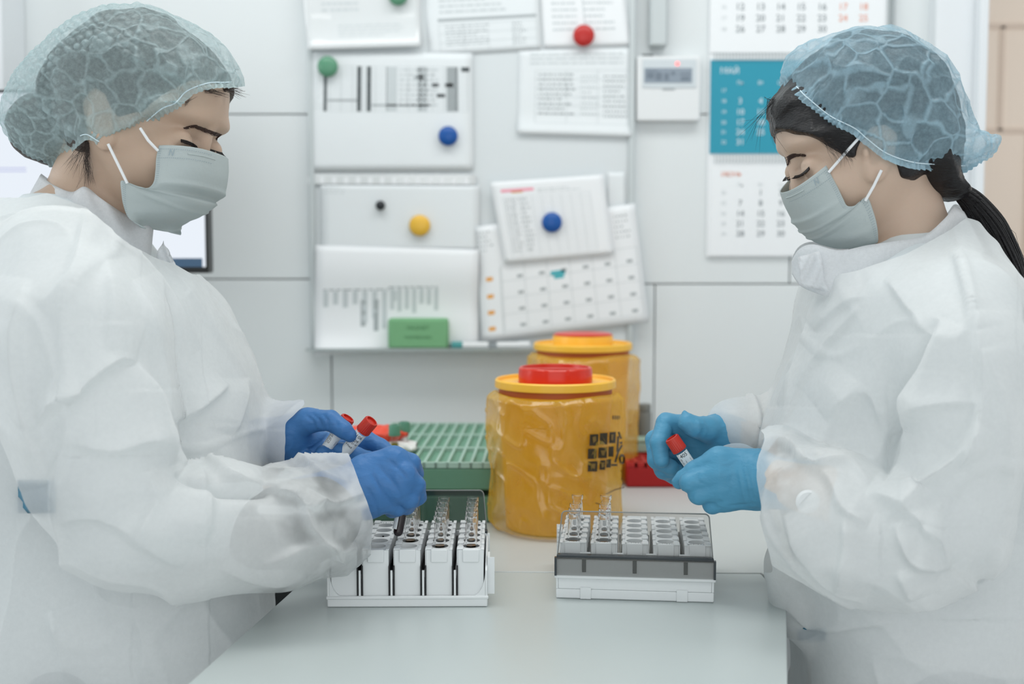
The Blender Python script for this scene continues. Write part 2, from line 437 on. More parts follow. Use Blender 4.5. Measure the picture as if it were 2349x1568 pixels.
M['floor'] = mat('floor_vinyl', rgb(196, 200, 200), 0.5, var=0.06, vscale=20)
M['beige'] = mat('beige_wall', rgb(250, 232, 216), 0.5, var=0.02, vscale=4)
M['beigeg'] = mat('beige_joint', rgb(228, 208, 192), 0.6)
YW = 2.2
def wx(px, Y=YW): return P(px, 600, Y)[0]
def wz(py, Y=YW): return P(1174, py, Y)[2]
def struct(name, mb, m, bevel=0, **k):
    o = mb.build(name, m, None, smooth=20, bevel=bevel, **k); o['kind'] = 'structure'; return o
# back wall: panels with dark joints
mb = MB(); g = 0.0024
zt, z1, z2, z2r = 2.74, wz(262), wz(640), wz(651)
xl, xr = -2.4, wx(2142)
def panel(x0, x1, a, b): mb.box(x0 + g / 2, x1 - g / 2, YW, YW + 0.02, a + g / 2, b - g / 2)
xa, xb, xc, xd, xe = wx(-600), wx(758), wx(1503), wx(1812), wx(1478)
for a, b in ((xl, xa), (xa, xb + 0.35), (xb + 0.35, xd), (xd, xr)): panel(a, b, z1, zt)
for a, b in ((xl, xa), (xa, wx(900))): panel(a, b, z2, z1)
for a, b in ((wx(900), xd), (xd, xr)): panel(a, b, z2r, z1)
for a, b in ((xl, xa), (xa, xb)): panel(a, b, 0, z2)
for a, b in ((xb, xc), (xc, xr)): panel(a, b, 0, z2r)
struct('wall_back', mb, M['wall'], bevel=0.0012)
mb = MB(); mb.box(xl, xr, YW + 0.0195, YW + 0.06, 0, zt); struct('wall_core', mb, M['walldark'])
mb = MB(); mb.box(-2.45, 3.4, -1.6, 3.6, -0.05, 0); struct('floor', mb, M['floor'])
mb = MB(); mb.box(-2.45, 3.4, -1.6, 3.6, 2.76, 2.82); struct('ceiling', mb, M['wall'])
mb = MB()
for a, b, c_, d in ((-1.6, 0.7, 0, 2.76), (1.9, 2.22, 0, 2.76), (0.7, 1.9, 0, 1.15), (0.7, 1.9, 2.35, 2.76)): mb.box(-2.46, -2.4, a, b, c_, d)
struct('wall_left', mb, M['wall'])
# top left: cabinet side and narrow frame strips
mb = MB(); mb.box(-2.3, wx(22, 2.1), 2.1, 2.199, 1.06 + 0.35, 2.74); struct('trim_1', mb, M['whiteg'], bevel=0.003)
mb = MB(); mb.box(wx(24, 2.15), wx(44, 2.15), 2.15, 2.199, 1.06 + 0.35, 2.74); struct('trim_2', mb, M['alu'], bevel=0.003)
# right: door frame columns, beige tiled wall beyond
mb = MB(); mb.box(wx(2134, 2.16), wx(2241, 2.16), 2.16, 2.26, 0, 2.74); struct('trim_3', mb, M['whiteg'], bevel=0.004)
mb = MB(); mb.box(wx(2224, 2.15), wx(2243, 2.15), 2.13, 2.159, 0, 2.74); struct('trim_4', mb, M['whiteg'], bevel=0.002)
mb = MB(); mb.box(wx(2036, 2.18), wx(2043, 2.18), 2.185, 2.2, wz(300), 2.74); struct('trim_5', mb, M['ink'])
YR = 2.75
mb = MB(); mb.box(0.9, 3.4, YR, YR + 0.05, 0, 2.76)
struct('wall_right', mb, M['beige'])
mb = MB()
for py in (60, 300, 640): mb.box(0.95, 3.3, YR - 0.003, YR, wz(py, YR) - 0.006, wz(py, YR) + 0.006)
for px, a, b in ((2284, 60, 300), (2420, 60, 300), (2350, 300, 640)): mb.box(wx(px, YR) - 0.006, wx(px, YR) + 0.006, YR - 0.003, YR, wz(b, YR), wz(a, YR))
struct('trim_6', mb, M['beigeg'])
# pipe trunking above the thermostat
mb = MB(); mb.box(wx(1482), wx(1522), 2.17, 2.199, wz(112), 2.74); o = struct('trim_7', mb, M['alu'], bevel=0.004)

# ---------------------------------------------------------------- desk and counters
def slab(poly, z0, z1): return MB().prism([(p[0], p[1]) for p in poly], z0, z1)
dk = empty('desk', tuple(PZ(1150, 1450, 0)), label='white laminate desk in the foreground carrying the two sample racks', cat='desk')
A = PZ(420, 1578); B = PZ(684, 1341.5); dirL = (B - A) / np.linalg.norm(B - A); A = A - dirL * 0.25
C1 = PZ(690, 1301); D1 = PZ(1803, 1316)
E = PZ(1806, 1568); F_ = PZ(1804, 1376); dR = (F_ - E); E2 = E - dR / np.linalg.norm(dR) * 0.25
B2 = B + dirL * 0.06
poly = [A, E2, F_, PZ(1745, 1315), B2]
o = slab(poly, ZT - 0.022, ZT).build('desk_top', M['desk'], dk, smooth=20, bevel=0.0012)
ctr = sum(np.array(p) for p in poly) / 5
inner = [np.array(p) + (ctr - np.array(p)) * 0.16 for p in poly]
for p in (inner[0], inner[1], inner[2], inner[4]):
    MB().box(p[0] - 0.02, p[0] + 0.02, p[1] - 0.02, p[1] + 0.02, 0, ZT - 0.0225).build('leg', M['alu'], dk, smooth=20, bevel=0.002)
bc = empty('counter', (0.3, 1.8, 0), label='white wall counter behind the desk under the whiteboard', cat='counter')
yB = max(p[1] for p in poly) + 0.0015
cp = [(B2[0] + 0.002, yB), (PZ(1745, 1315)[0] + .002, yB), (F_[0] + 0.012, F_[1] + 0.02), (0.52, F_[1] + 0.03), (0.52, YW - 0.002), (-1.5, YW - 0.002), (-1.5, 1.80), (B2[0] - 0.0, 1.80)]
cp[1] = (PZ(1748, 1313)[0], PZ(1748, 1313)[1])
MB().prism(cp, ZT - 0.022, ZT).build('counter_top', M['counter'], bc, smooth=20, bevel=0.001)
MB().box(-0.18, 0.50, 1.55, 2.19, 0.0, ZT - 0.0225).build('base_cabinet', M['cab'], bc, smooth=20, bevel=0.002)
MB().box(-1.45, -0.2, 1.9, 2.19, 0.0, ZT - 0.0225).build('base_cabinet', M['cab'], bc, smooth=20, bevel=0.002)
pc = empty('underdesk_dark_block', (-0.5, 1.62, 0), label='made-up charcoal block standing in for the dark under the desk, below the left sleeve', cat='cabinet')  # added dark block, stands in for the darkness under the desk
MB().box(-0.95, -0.262, 1.47, 1.78, 0.0, 0.90).build('body', M['dark'], pc, smooth=20, bevel=0.003)
for z in (0.1, 0.36, 0.62): MB().box(-0.93, -0.28, 1.46, 1.4695, z, z + 0.24).build('drawer', M['dark'], pc, smooth=20, bevel=0.002)  # drawer fronts of the made-up dark block
# low white cabinet at the right edge
rc = empty('storage_cabinet', (1.35, 2.0, 0), label='low white storage cabinet at the far right behind the dark-haired woman', cat='cabinet')
MB().box(0.70, 2.0, 1.95, 2.12, 0, wz(1360, 1.95)).build('lower_door', M['cab'], rc, smooth=20, bevel=0.003)
MB().box(0.70, 2.0, 1.95, 2.12, wz(1360, 1.95) + 0.004, wz(760, 1.95)).build('upper_door', M['cab'], rc, smooth=20, bevel=0.003)

# ---------------------------------------------------------------- whiteboard with tray
wb_ = empty('whiteboard', (0, YW, 1.3), label='magnetic whiteboard on the wall covered with papers', cat='whiteboard')
bx0, bx1, bz0 = wx(714), wx(1452), wz(796)
MB().box(bx0, bx1, YW - 0.014, YW - 0.0005, bz0, 1.95).build('board_panel', M['board'], wb_, smooth=20, bevel=0.001)
for x in (bx0, bx1 - 0.012):
    MB().box(x, x + 0.012, YW - 0.02, YW - 0.0142, bz0, 1.95).build('frame', M['alu'], wb_, smooth=20, bevel=0.002)
MB().prism([(YW - 0.0005, 0), (YW - 0.062, 0), (YW - 0.064, 0.006), (YW - 0.058, 0.006), (YW - 0.056, 0.003), (YW - 0.0005, 0.003)], wx(712), wx(1240), lambda v: (v[2], v[0], bz0 - 0.0035 + v[1])).build('pen_tray', M['alu'], wb_, smooth=20)
YB = YW - 0.0145       # face of the board

def bilerp(c, u, v):  # corners TL,TR,BR,BL in px
    c = [np.array(q, float) for q in c]
    return (c[0] * (1 - u) + c[1] * u) * (1 - v) + (c[3] * (1 - u) + c[2] * u) * v
LAY = [0]
def sheet(name, corners, label, m='paper', off=None, curl=None, group=None, prints=(), cat='paper'):
    """a sheet of paper on the board; corners TL TR BR BL in px; prints: (u0,v0,u1,v1,material) in sheet coordinates"""
    LAY[0] += 1; Y0 = YB - (off if off is not None else 0.0006 * LAY[0])
    curl = curl or (lambda u, v: 0)
    nu, nv = 16, 16
    root = empty(name, tuple(P(*bilerp(corners, .5, .5), Y0)), label=label, cat=cat, group=group)
    def pt(u, v, d=0):
        q = bilerp(corners, u, v); return P(q[0], q[1], Y0 - curl(u, v) - d)
    G = [[pt(i / nu, j / nv) for i in range(nu + 1)] for j in range(nv + 1)]
    MB().grid(G).build('sheet', M[m], root, solid=0.0003, smooth=60)
    by = {}
    for p in prints: by.setdefault(p[4], []).append(p)
    for mm, ps in by.items():
        mb = MB()
        for (u0, v0, u1, v1, _) in ps:
            k = max(1, int(abs(v1 - v0) * 12)); kk = max(1, int(abs(u1 - u0) * 12))
            mb.grid([[pt(u0 + (u1 - u0) * i / kk, v0 + (v1 - v0) * j / k, 0.0004) for i in range(kk + 1)] for j in range(k + 1)])
        mb.build('printed_lines', M[mm], root, smooth=60)
    return root, pt
def textrows(u0, u1, v0, v1, n, m='ink', frac=0.35, gap=0.15, seed=1):
    R = random.Random(seed); out = []; h = (v1 - v0) / n
    for i in range(n):
        u = u0; e = u1 - (u1 - u0) * R.choice([0, 0, 0.05, 0.3])
        while u < e - 0.01:
            w = R.uniform(0.03, 0.12) * (u1 - u0) / 0.8; out.append((u, v0 + i * h, min(u + w, e), v0 + i * h + h * frac, m)); u += w + 0.012
    return out
def table(u0, u1, v0, v1, nr, nc, m='inkl', t=0.004):
    return [(u0, v0 + (v1 - v0) * i / nr, u1, v0 + (v1 - v0) * i / nr + t, m) for i in range(nr + 1)] + \
           [(u0 + (u1 - u0) * j / nc, v0, u0 + (u1 - u0) * j / nc + t, v1, m) for j in range(nc + 1)]
# sheets, back to front
sheet('paper_sheet', [(1395, 395), (1432, 395), (1432, 560), (1395, 560)], 'narrow strip of white paper showing at the right edge behind the tilted sheet', curl=lambda u, v: 0.001)
sheet('paper_sheet', [(1190, 116), (1450, 112), (1450, 314), (1186, 306)], 'typed white page below the red magnet', curl=lambda u, v: 0.006 * max(0, v - .8) * 5,
      prints=textrows(.1, .92, .04, .2, 3, 'inkl', seed=3) + textrows(.18, .5, .28, .8, 9, 'ink', seed=4) + textrows(.55, .7, .3, .8, 8, 'inkl', seed=5) + textrows(.75, .95, .3, .82, 9, 'ink', seed=6) + table(.15, .97, .24, .86, 6, 3))
sheet('paper_sheet', [(1236, -80), (1424, -80), (1446, 104), (1248, 110)], 'white page pinned by the red magnet', m='paper2',
      prints=textrows(.12, .42, .45, .85, 5, 'inkl', seed=7) + textrows(.5, .85, .45, .85, 5, 'inkl', seed=8) + [(.49, .4, .5, .95, 'inkl')])
sheet('paper_sheet', [(966, -90), (1232, -100), (1242, 112), (985, 128)], 'printed form with a ruled table between the upper green and red magnets',
      prints=[(.1, .62, .97, .65, 'ink')] + textrows(.12, .7, .42, .6, 3, 'inkl', seed=9) + textrows(.16, .55, .7, .93, 7, 'ink', .25, seed=10) + textrows(.76, .88, .7, .95, 6, 'ink', .4, seed=11) + table(.1, .97, .68, .97, 3, 4))
sheet('laminated_sheet', [(690, -80), (962, -84), (966, 106), (706, 114)], 'glossy laminated sheet curling at its lower edge beneath the topmost green magnet', m='lam',
      curl=lambda u, v: 0.012 * max(0, v - .55) ** 2 * 5 + 0.008 * max(0, .2 - u) * 5, prints=textrows(.15, .6, .45, .6, 2, 'inkl', seed=12) + textrows(.28, .85, .72, .88, 4, 'inkl', seed=13))
D_pr = textrows(.03, .09, .12, .5, 12, 'inkl', seed=14) + [(.085, .18, .105, .5, 'inkd'), (.29, .12, .315, .5, 'inkd'), (.35, .12, .375, .5, 'inkd'), (.11, .40, .29, .415, 'ink'), (.38, .44, .74, .455, 'ink'),
       (.47, .12, .53, .5, 'inkl'), (.66, .12, .72, .5, 'inkl'), (.84, .12, .91, .5, 'ink'), (.93, .12, .98, .16, 'inkd'), (.75, .26, .79, .29, 'inkd'), (.83, .26, .88, .29, 'inkd'), (.78, .35, .83, .38, 'inkd'), (.64, .2, .7, .22, 'ink')] + \
       table(.12, .47, .12, .5, 12, 5, 'inkl', .003) + table(.53, .97, .12, .5, 12, 6, 'inkl', .003) + textrows(.55, .8, .14, .48, 8, 'inkl', .3, seed=15)
sheet('paper_sheet', [(712, 118), (1084, 122), (1086, 390), (708, 392)], 'landscape chart with two black vertical bars, held by green and blue magnets', prints=D_pr, curl=lambda u, v: 0.001)
sheet('plastic_comb_strip', [(706, 398), (1092, 400), (1092, 424), (706, 422)], 'clear comb binding strip across the middle of the board', m='lam', prints=[(i / 14.0, .3, i / 14.0 + .028, .95, 'paper2') for i in range(14)], cat='strip')
sheet('paper_sheet', [(736, 424), (1100, 426), (1098, 574), (738, 572)], 'blank page with the small black and yellow magnets', prints=textrows(.03, .16, .03, .16, 3, 'inkl', seed=17), curl=lambda u, v: 0.001)
G_pr = textrows(.05, .45, .4, .44, 1, 'ink', seed=18) + [(.05 + .06 * i, .42, .08 + .06 * i, .42 + h, 'inkl') for i, h in enumerate((.14, .12, .15, .12, .3, .26, .36, .1))] + \
       [(.46 + .045 * i, .40, .485 + .045 * i, .40 + h, 'inkl') for i, h in enumerate((.2, .22, .2, .24, .15, .16, .22))] + textrows(.45, .75, .38, .42, 1, 'ink', seed=19) + [(.28, .5, .31, .75, 'ink'), (.36, .5, .39, .8, 'ink')]
sheet('paper_sheet', [(724, 562), (1098, 572), (1096, 792), (722, 816)], 'long page with column charts whose lower left corner curls over the pen tray', prints=G_pr,
      curl=lambda u, v: 0.004 + 0.055 * max(0, v - .8) ** 1.5 * 5 * max(0, 1 - u * 1.6) + 0.004 * math.sin(v * 8), m='paper2')
H_c = [(1092, 520), (1456, 466), (1488, 738), (1106, 784)]
H_pr = [(.045, a, .085, a + .035, 'orange') for a in (.45, .6, .74, .88)] + [(.13, .38, .135, .95, 'inkl')] + \
       [(.1 + .135 * i, .46 + .14 * j, .135 + .135 * i, .485 + .14 * j, 'ink') for i in range(1, 7) for j in range(4)] + table(.14, .98, .36, .93, 4, 6, 'inkl', .003) + \
       [(.45, .34, .6, .37, 'orange'), (.44, .47, .53, .51, 'teal'), (.46, .51, .52, .54, 'teal')] + textrows(.86, .96, .08, .3, 5, 'ink', seed=20) + textrows(.01, .1, .05, .25, 5, 'ink', seed=21)
M['orange'] = mat('orange_print', rgb(232, 168, 84), 0.7); M['teal'] = mat('teal_print', rgb(84, 180, 190), 0.7); M['pink'] = mat('pink_marker', rgb(244, 160, 178), 0.7)
sheet('planner_sheet', H_c, 'large tilted month planner with orange week marks above the yellow bin', m='paper2', prints=H_pr, curl=lambda u, v: 0.002 + 0.01 * max(0, v - .8) * (1 - u))
I_c = [(1124, 418), (1384, 400), (1408, 582), (1158, 604)]
I_pr = [(.08, .1, .37, .135, 'pink'), (.17, .13, .27, .15, 'orange')] + table(.08, .86, .2, .93, 14, 9, 'inkl', .003) + textrows(.1, .2, .22, .9, 14, 'ink', .4, seed=22) + textrows(.22, .32, .22, .9, 12, 'ink', .4, seed=23) + textrows(.4, .8, .12, .18, 2, 'inkl', seed=24)
sheet('paper_sheet', I_c, 'tilted table sheet with a pink highlighted line, held by a blue magnet', m='paper2', prints=I_pr, curl=lambda u, v: 0.008)
# magnets
def magnet(px, py, r_px, col, label, off=0.004):
    m = mat('magnet_' + col, {'green': rgb(92, 148, 118), 'red': rgb(186, 42, 38), 'blue': rgb(14, 82, 158), 'yellow': rgb(232, 184, 66), 'black': rgb(40, 44, 48)}[col], 0.3, var=0)
    Y = YB - 0.0006 * LAY[0] - off; c = P(px, py, Y); r = r_px / FPX * Y
    mb = MB(); pr = [(r, 0), (r, 0.004), (r * .96, 0.006), (r * .8, 0.0085), (r * .5, 0.0105), (r * .2, 0.0113), (0.0004, 0.0114)]
    mb.lathe(pr, n=36, cap1=False); mb.V = [(c[0] + v[0], c[1] - v[2], c[2] + v[1]) for v in mb.V]; mb.F = [f[::-1] for f in mb.F]
    o = mb.build('magnet', m, None, smooth=60); return tag(o, label, 'magnet', 'round magnets on the whiteboard')
magnet(752, 153, 23, 'green', 'green magnet at the top left corner of the bar chart sheet')
magnet(913, -10, 22, 'green', 'green magnet cut by the top edge of the photo')
magnet(1339, 82, 24, 'red', 'red round magnet on the upper page')
magnet(1028, 312, 22, 'blue', 'blue magnet at the right of the bar chart sheet')
magnet(1266, 510, 23, 'blue', 'blue magnet on the tilted table sheet', 0.010)
magnet(963, 517, 24, 'yellow', 'yellow round magnet on the blank page')
magnet(873, 471, 11, 'black', 'small black magnet left of the yellow one')
# eraser and pens on the tray
c0 = P(890, 796, YB - 0.042); c1 = P(1028, 730, YB - 0.042)
M['sponge'] = mat('green_felt', rgb(122, 176, 130), 0.8, bump=0.4, bscale=500)
M['spongeink'] = mat('green_ink', rgb(70, 118, 80), 0.8)
er = empty('board_eraser', tuple((c0 + c1) / 2 * np.array([1, 1, 0]) + np.array([0, 0, bz0])), label='green board eraser standing on the pen tray', cat='eraser')
MB().box(c0[0], c1[0], YB - 0.042, YB - 0.012, bz0 + 0.0003, c1[2]).build('body', M['sponge'], er, smooth=20, bevel=0.006, seg=3)
tb = MB()
for txt, sz, dz in (('MAGNET', 0.0105, 0.009), ('WHITEBOARD', 0.008, -0.009)):
    V, F = text_mesh(txt, sz); cx = (c0[0] + c1[0]) / 2; cz = (c0[2] + c1[2]) / 2 + dz
    tb.add([(cx + v[0], YB - 0.0423, cz + v[1]) for v in V], F)
tb.build('lettering', M['spongeink'], er, smooth=None)
def pen(p0, p1, Y, m, cm, label):
    a = P(p0[0], p0[1], Y); b = P(p1[0], p1[1], Y); a[2] = b[2] = bz0 + 0.0095 - 0.0025
    r = empty('marker_pen', tuple(a), label=label, cat='pen')
    MB().tube([a, a * .3 + b * .7], 0.0068, 12).build('barrel', m, r); MB().tube([a * .3 + b * .7, b], 0.0076, 12).build('cap', cm, r)
M['tealp'] = mat('teal_plastic', rgb(70, 150, 150), 0.3)
pen((1120, 793), (1036, 793), YB - 0.030, M['white'], M['tealp'], 'white marker pen with teal cap on the pen tray beside the eraser')
pen((1140, 793), (1215, 793), YB - 0.03, M['white'], M['white'], 'all-white marker pen at the right end of the pen tray')

# ---------------------------------------------------------------- thermostat
th = empty('thermostat', tuple(P(1535, 200, YW)), label='white wall thermostat with grey display and red light', cat='thermostat')
YT = YW - 0.02
def wbox(px0, py0, px1, py1, Ya, Yb):
    a = P(px0, py1, Ya); b = P(px1, py0, Ya); return MB().box(a[0], b[0], Ya, Yb, a[2], b[2])
wbox(1460, 128, 1608, 277, YT, YW - 0.0003).build('housing', M['white'], th, smooth=20, bevel=0.003)
M['bezel'] = mat('grey_bezel', rgb(206, 214, 218), 0.35); M['lcd'] = mat('lcd', rgb(140, 152, 164), 0.25); M['lcdk'] = mat('lcd_digits', rgb(112, 124, 136), 0.3)
wbox(1474, 136, 1598, 201, YT - 0.0015, YT - 0.0001).build('bezel', M['bezel'], th, smooth=20, bevel=0.0005)
d = wbox(1478, 156, 1588, 190, YT - 0.002, YT - 0.0016).build('display', M['lcd'], th, smooth=20)
mb = MB()
for x0, y0, x1, y1 in ((1484, 161, 1508, 163), (1484, 166, 1500, 180), (1504, 166, 1518, 184), (1524, 168, 1534, 184), (1540, 164, 1548, 172), (1560, 168, 1584, 171), (1562, 176, 1582, 184)):
    a = P(x0, y1, YT - .0022); b = P(x1, y0, YT - .0022); mb.box(a[0], b[0], YT - 0.0023, YT - 0.0021, a[2], b[2])
mb.build('digits', M['lcdk'], d, smooth=20)
M['led'] = mat('red_led', rgb(255, 120, 120), 0.4, emis=(1.0, 0.13, 0.13, 1), es=1.6)
c = P(1554, 146, YT - 0.0017); mb = MB().lathe([(0.0036, 0), (0.003, 0.0015), (0.0002, 0.0022)], n=16, cap1=False); mb.V = [(c[0] + v[0], c[1] - v[2], c[2] + v[1]) for v in mb.V]
mb.build('indicator_light', M['led'], th, smooth=60)
wbox(1520, 203, 1548, 206, YT - 0.001, YT).build('logo_mark', M['ink'], th, smooth=20)
wbox(1474, 124, 1498, 129, YT + .004, YT + 0.012).build('top_clip', M['inkd'], th, smooth=20)

# ---------------------------------------------------------------- wall calendar
cal = empty('wall_calendar', tuple(P(1830, 240, YW)), label='three-part wall calendar with a teal middle month behind the dark-haired woman', cat='calendar')
M['calteal'] = mat('calendar_teal', rgb(40, 148, 172), 0.5, var=0.01); M['calor'] = mat('calendar_orange', rgb(232, 150, 120), 0.6); M['calw'] = mat('calendar_white_print', rgb(226, 238, 242), 0.6); M['calg'] = mat('calendar_grey_print', rgb(120, 130, 134), 0.6)
YC = YW - 0.006
x0, x1 = P(1628, 0, YC)[0], P(2034, 0, YC)[0]
MB().box(x0, x1, YC, YW - 0.0003, wz(588, YC), wz(-170, YC)).build('backing_card', M['paper2'], cal, smooth=20)
def block(name, ya, yb, m, Yf):
    a = P(1628, yb, Yf); b = P(2034, ya, Yf); return MB().box(a[0], b[0], Yf, YC - 0.0001, a[2], b[2]).build(name, m, cal, smooth=20)
bt = block('month_page', -150, 121, M['paper2'], YC - 0.002); bm = block('month_page', 138, 352, M['calteal'], YC - 0.002); bb = block('month_page', 376, 586, M['paper2'], YC - 0.002)
def ctext(items, m, par, name='numerals'):
    mb = MB()
    for txt, px, py, h in items:
        c = P(px, py, YC - 0.0026); V, F = text_mesh(txt, h / FPX * YC * 1.25); mb.add([(c[0] + v[0], c[1], c[2] + v[1]) for v in V], F)
    if mb.V: mb.build(name, m, par, smooth=None)
cx_ = [1698, 1745, 1791, 1838, 1886, 1934, 1981]
def month(par, first_col, ndays, ys, black, wkend, wk, size=17, row0=0):
    it, io, iw = [], [], []
    d = 1
    for r, y in enumerate(ys):
        for c in range(7):
            if r == 0 and c < first_col: continue
            if d > ndays: break
            (io if c >= 5 else it).append((str(d), cx_[c], y, size)); d += 1
        iw.append(('%d' % (wk + r), 1660, y, size * .6))
    ctext(it, black, par); ctext(io, wkend, par, 'weekend_numerals'); ctext(iw, M['inkl'] if black != M['calw'] else M['calw'], par, 'week_numbers')
month(bt, 3, 30, [-54, -24, 16, 42, 67], M['calg'], M['calor'], 14)
month(bm, 5, 31, [208, 232, 257, 281, 303, 326], M['calw'], M['calw'], 17, 15)
month(bb, 1, 30, [442, 466, 490, 513, 536], M['calg'], M['calor'], 22, 15)
ctext([('МАЙ', 1674, 163, 15)], M['calw'], bm, 'month_name'); ctext([('ИЮНЬ', 1678, 400, 12)], M['calor'], bb, 'month_name')
ctext([(t, x, 190, 9) for t, x in zip(('Пн', 'Вт', 'Ср', 'Чт', 'Пт', 'Сб', 'Вс'), cx_)], M['calw'], bm, 'weekday_names')
ctext([(t, x, 424, 8) for t, x in zip(('Пн', 'Вт', 'Ср', 'Чт', 'Пт', 'Сб', 'Вс'), cx_)], M['inkl'], bb, 'weekday_names')
for ya in (129, 364):
    mb = MB()
    for i in range(52):
        px = 1640 + i * 7.5; a = P(px, ya - 9, YC - .004); b = P(px, ya + 9, YC - 0.004)
        mb.tube([a + (0, .002, 0), (a * .8 + b * .2) + (0, -.003, 0), (a * .2 + b * .8) + (0, -.003, 0), b + (0, .002, 0)], 0.0009, 5)
    mb.build('wire_binding', M['alu'], cal)

# ---------------------------------------------------------------- monitor
YM = 1.95
mo = empty('computer_monitor', tuple(P(150, 640, YM) * np.array([1, 1, 0]) + np.array([0, 0, ZT])), label='black-framed computer monitor with a white screen behind the woman on the left', cat='monitor')
def pbox(px0, py0, px1, py1, Ya, Yb):
    a = P(px0, py1, Ya); b = P(px1, py0, Ya); return MB().box(a[0], b[0], Ya, Yb, a[2], b[2])
pbox(-260, 205, 470, 626, YM, YM + 0.035).build('frame', M['black'], mo, smooth=20, bevel=0.003)
M['screen'] = mat('screen_white', rgb(20, 20, 20), 0.25, emis=(0.86, 0.92, 1.0, 1), es=0.90, var=0)
M['screenl'] = mat('screen_lilac', rgb(20, 20, 20), 0.25, emis=(0.62, 0.66, 0.95, 1), es=0.8, var=0)
M['screenb'] = mat('screen_taskbar', rgb(20, 20, 20), 0.25, emis=(0.045, 0.11, 0.20, 1), es=0.8, var=0)
sc_ = pbox(-252, 213, 464, 612, YM - 0.0012, YM - 0.0002).build('screen', M['screen'], mo, smooth=20)
pbox(-252, 592, 464, 612, YM - 0.0022, YM - 0.0014).build('taskbar', M['screenb'], sc_, smooth=20)
mb = MB()
for y in (282, 385, 392, 462, 480): a = P(-230, y + 2, YM - .002); b = P(60, y - 1, YM - .002); mb.box(a[0], b[0], YM - 0.002, YM - 0.0014, a[2], b[2])
mb.build('window_lines', M['screenl'], sc_, smooth=20)
a = P(110, 600, YM + .02); MB().box(a[0] - .03, a[0] + .03, YM + .036, YM + .055, ZT + .012, a[2] + 0.03).build('stand', M['black'], mo, smooth=20, bevel=.003)
MB().box(a[0] - .11, a[0] + .11, YM - .07, YM + .10, ZT + .0003, ZT + .012).build('base', M['black'], mo, smooth=20, bevel=.004)
# ---------------------------------------------------------------- sample racks
M['rackw'] = mat('rack_plastic', rgb(228, 231, 232), 0.42, var=0.01)
M['rackg'] = mat('rack_plastic_shadowless', rgb(206, 210, 211), 0.45, var=0.01)
M['railk'] = mat('black_rail', rgb(34, 36, 38), 0.5)
def smoke(name, col, opac, rough=0.08):
    m = bpy.data.materials.new(name); m.use_nodes = True; N = m.node_tree.nodes; L = m.node_tree.links; b = N['Principled BSDF']; out = N['Material Output']
    b.inputs['Base Color'].default_value = col; b.inputs['Roughness'].default_value = rough
    tp = N.new('ShaderNodeBsdfTransparent'); mx = N.new('ShaderNodeMixShader'); mx.inputs[0].default_value = opac
    g = 0.5; tp.inputs[0].default_value = (1, 1, 1, 1)
    L.new(tp.outputs[0], mx.inputs[1]); L.new(b.outputs[0], mx.inputs[2]); L.new(mx.outputs[0], out.inputs[0]); return m
M['lid'] = smoke('smoked_lid', rgb(46, 62, 54), 0.45); M['lidedge'] = smoke('lid_edge', rgb(150, 152, 150), 0.75, .15); M['lidlight'] = smoke('pale_smoked_lid', rgb(130, 130, 126), 0.14); M['flange'] = smoke('smoked_flange', rgb(110, 110, 106), 0.30, .2)
M['flangedark'] = mat('dark_smoke', rgb(52, 58, 62), 0.25)
M['glass'] = None
def clear(name, op=0.05):
    m = bpy.data.materials.new(name); m.use_nodes = True; N = m.node_tree.nodes; L = m.node_tree.links; N.remove(N['Principled BSDF']); out = N['Material Output']
    tp = N.new('ShaderNodeBsdfTransparent'); gl = N.new('ShaderNodeBsdfGlossy'); gl.inputs['Roughness'].default_value = 0.12; gl.inputs[0].default_value = (.95, .97, .97, 1)
    di = N.new('ShaderNodeBsdfTranslucent'); di.inputs[0].default_value = rgb(225, 230, 230)
    fr = N.new('ShaderNodeLayerWeight'); fr.inputs[0].default_value = 0.16; m0 = N.new('ShaderNodeMixShader'); m0.inputs[0].default_value = op
    tp.inputs[0].default_value = (0.99, 0.995, 0.995, 1)
    L.new(tp.outputs[0], m0.inputs[1]); L.new(di.outputs[0], m0.inputs[2])
    m1 = N.new('ShaderNodeMixShader'); ge = N.new('ShaderNodeNewGeometry'); mu = N.new('ShaderNodeMath'); mu.operation = 'SUBTRACT'; mu.use_clamp = True; L.new(fr.outputs['Fresnel'], mu.inputs[0]); L.new(ge.outputs['Backfacing'], mu.inputs[1]); L.new(mu.outputs[0], m1.inputs[0]); L.new(m0.outputs[0], m1.inputs[1]); L.new(gl.outputs[0], m1.inputs[2]); L.new(m1.outputs[0], out.inputs[0]); return m
M['glass'] = clear('clear_tube'); M['cupglass'] = mat('clear_cup', rgb(255, 255, 255), 0.03, trans=1.0, ior=1.30, var=0)
M['serum'] = mat('amber_serum', rgb(206, 150, 80), 0.2)
RL, RD = 0.172, 0.140      # tray length, depth
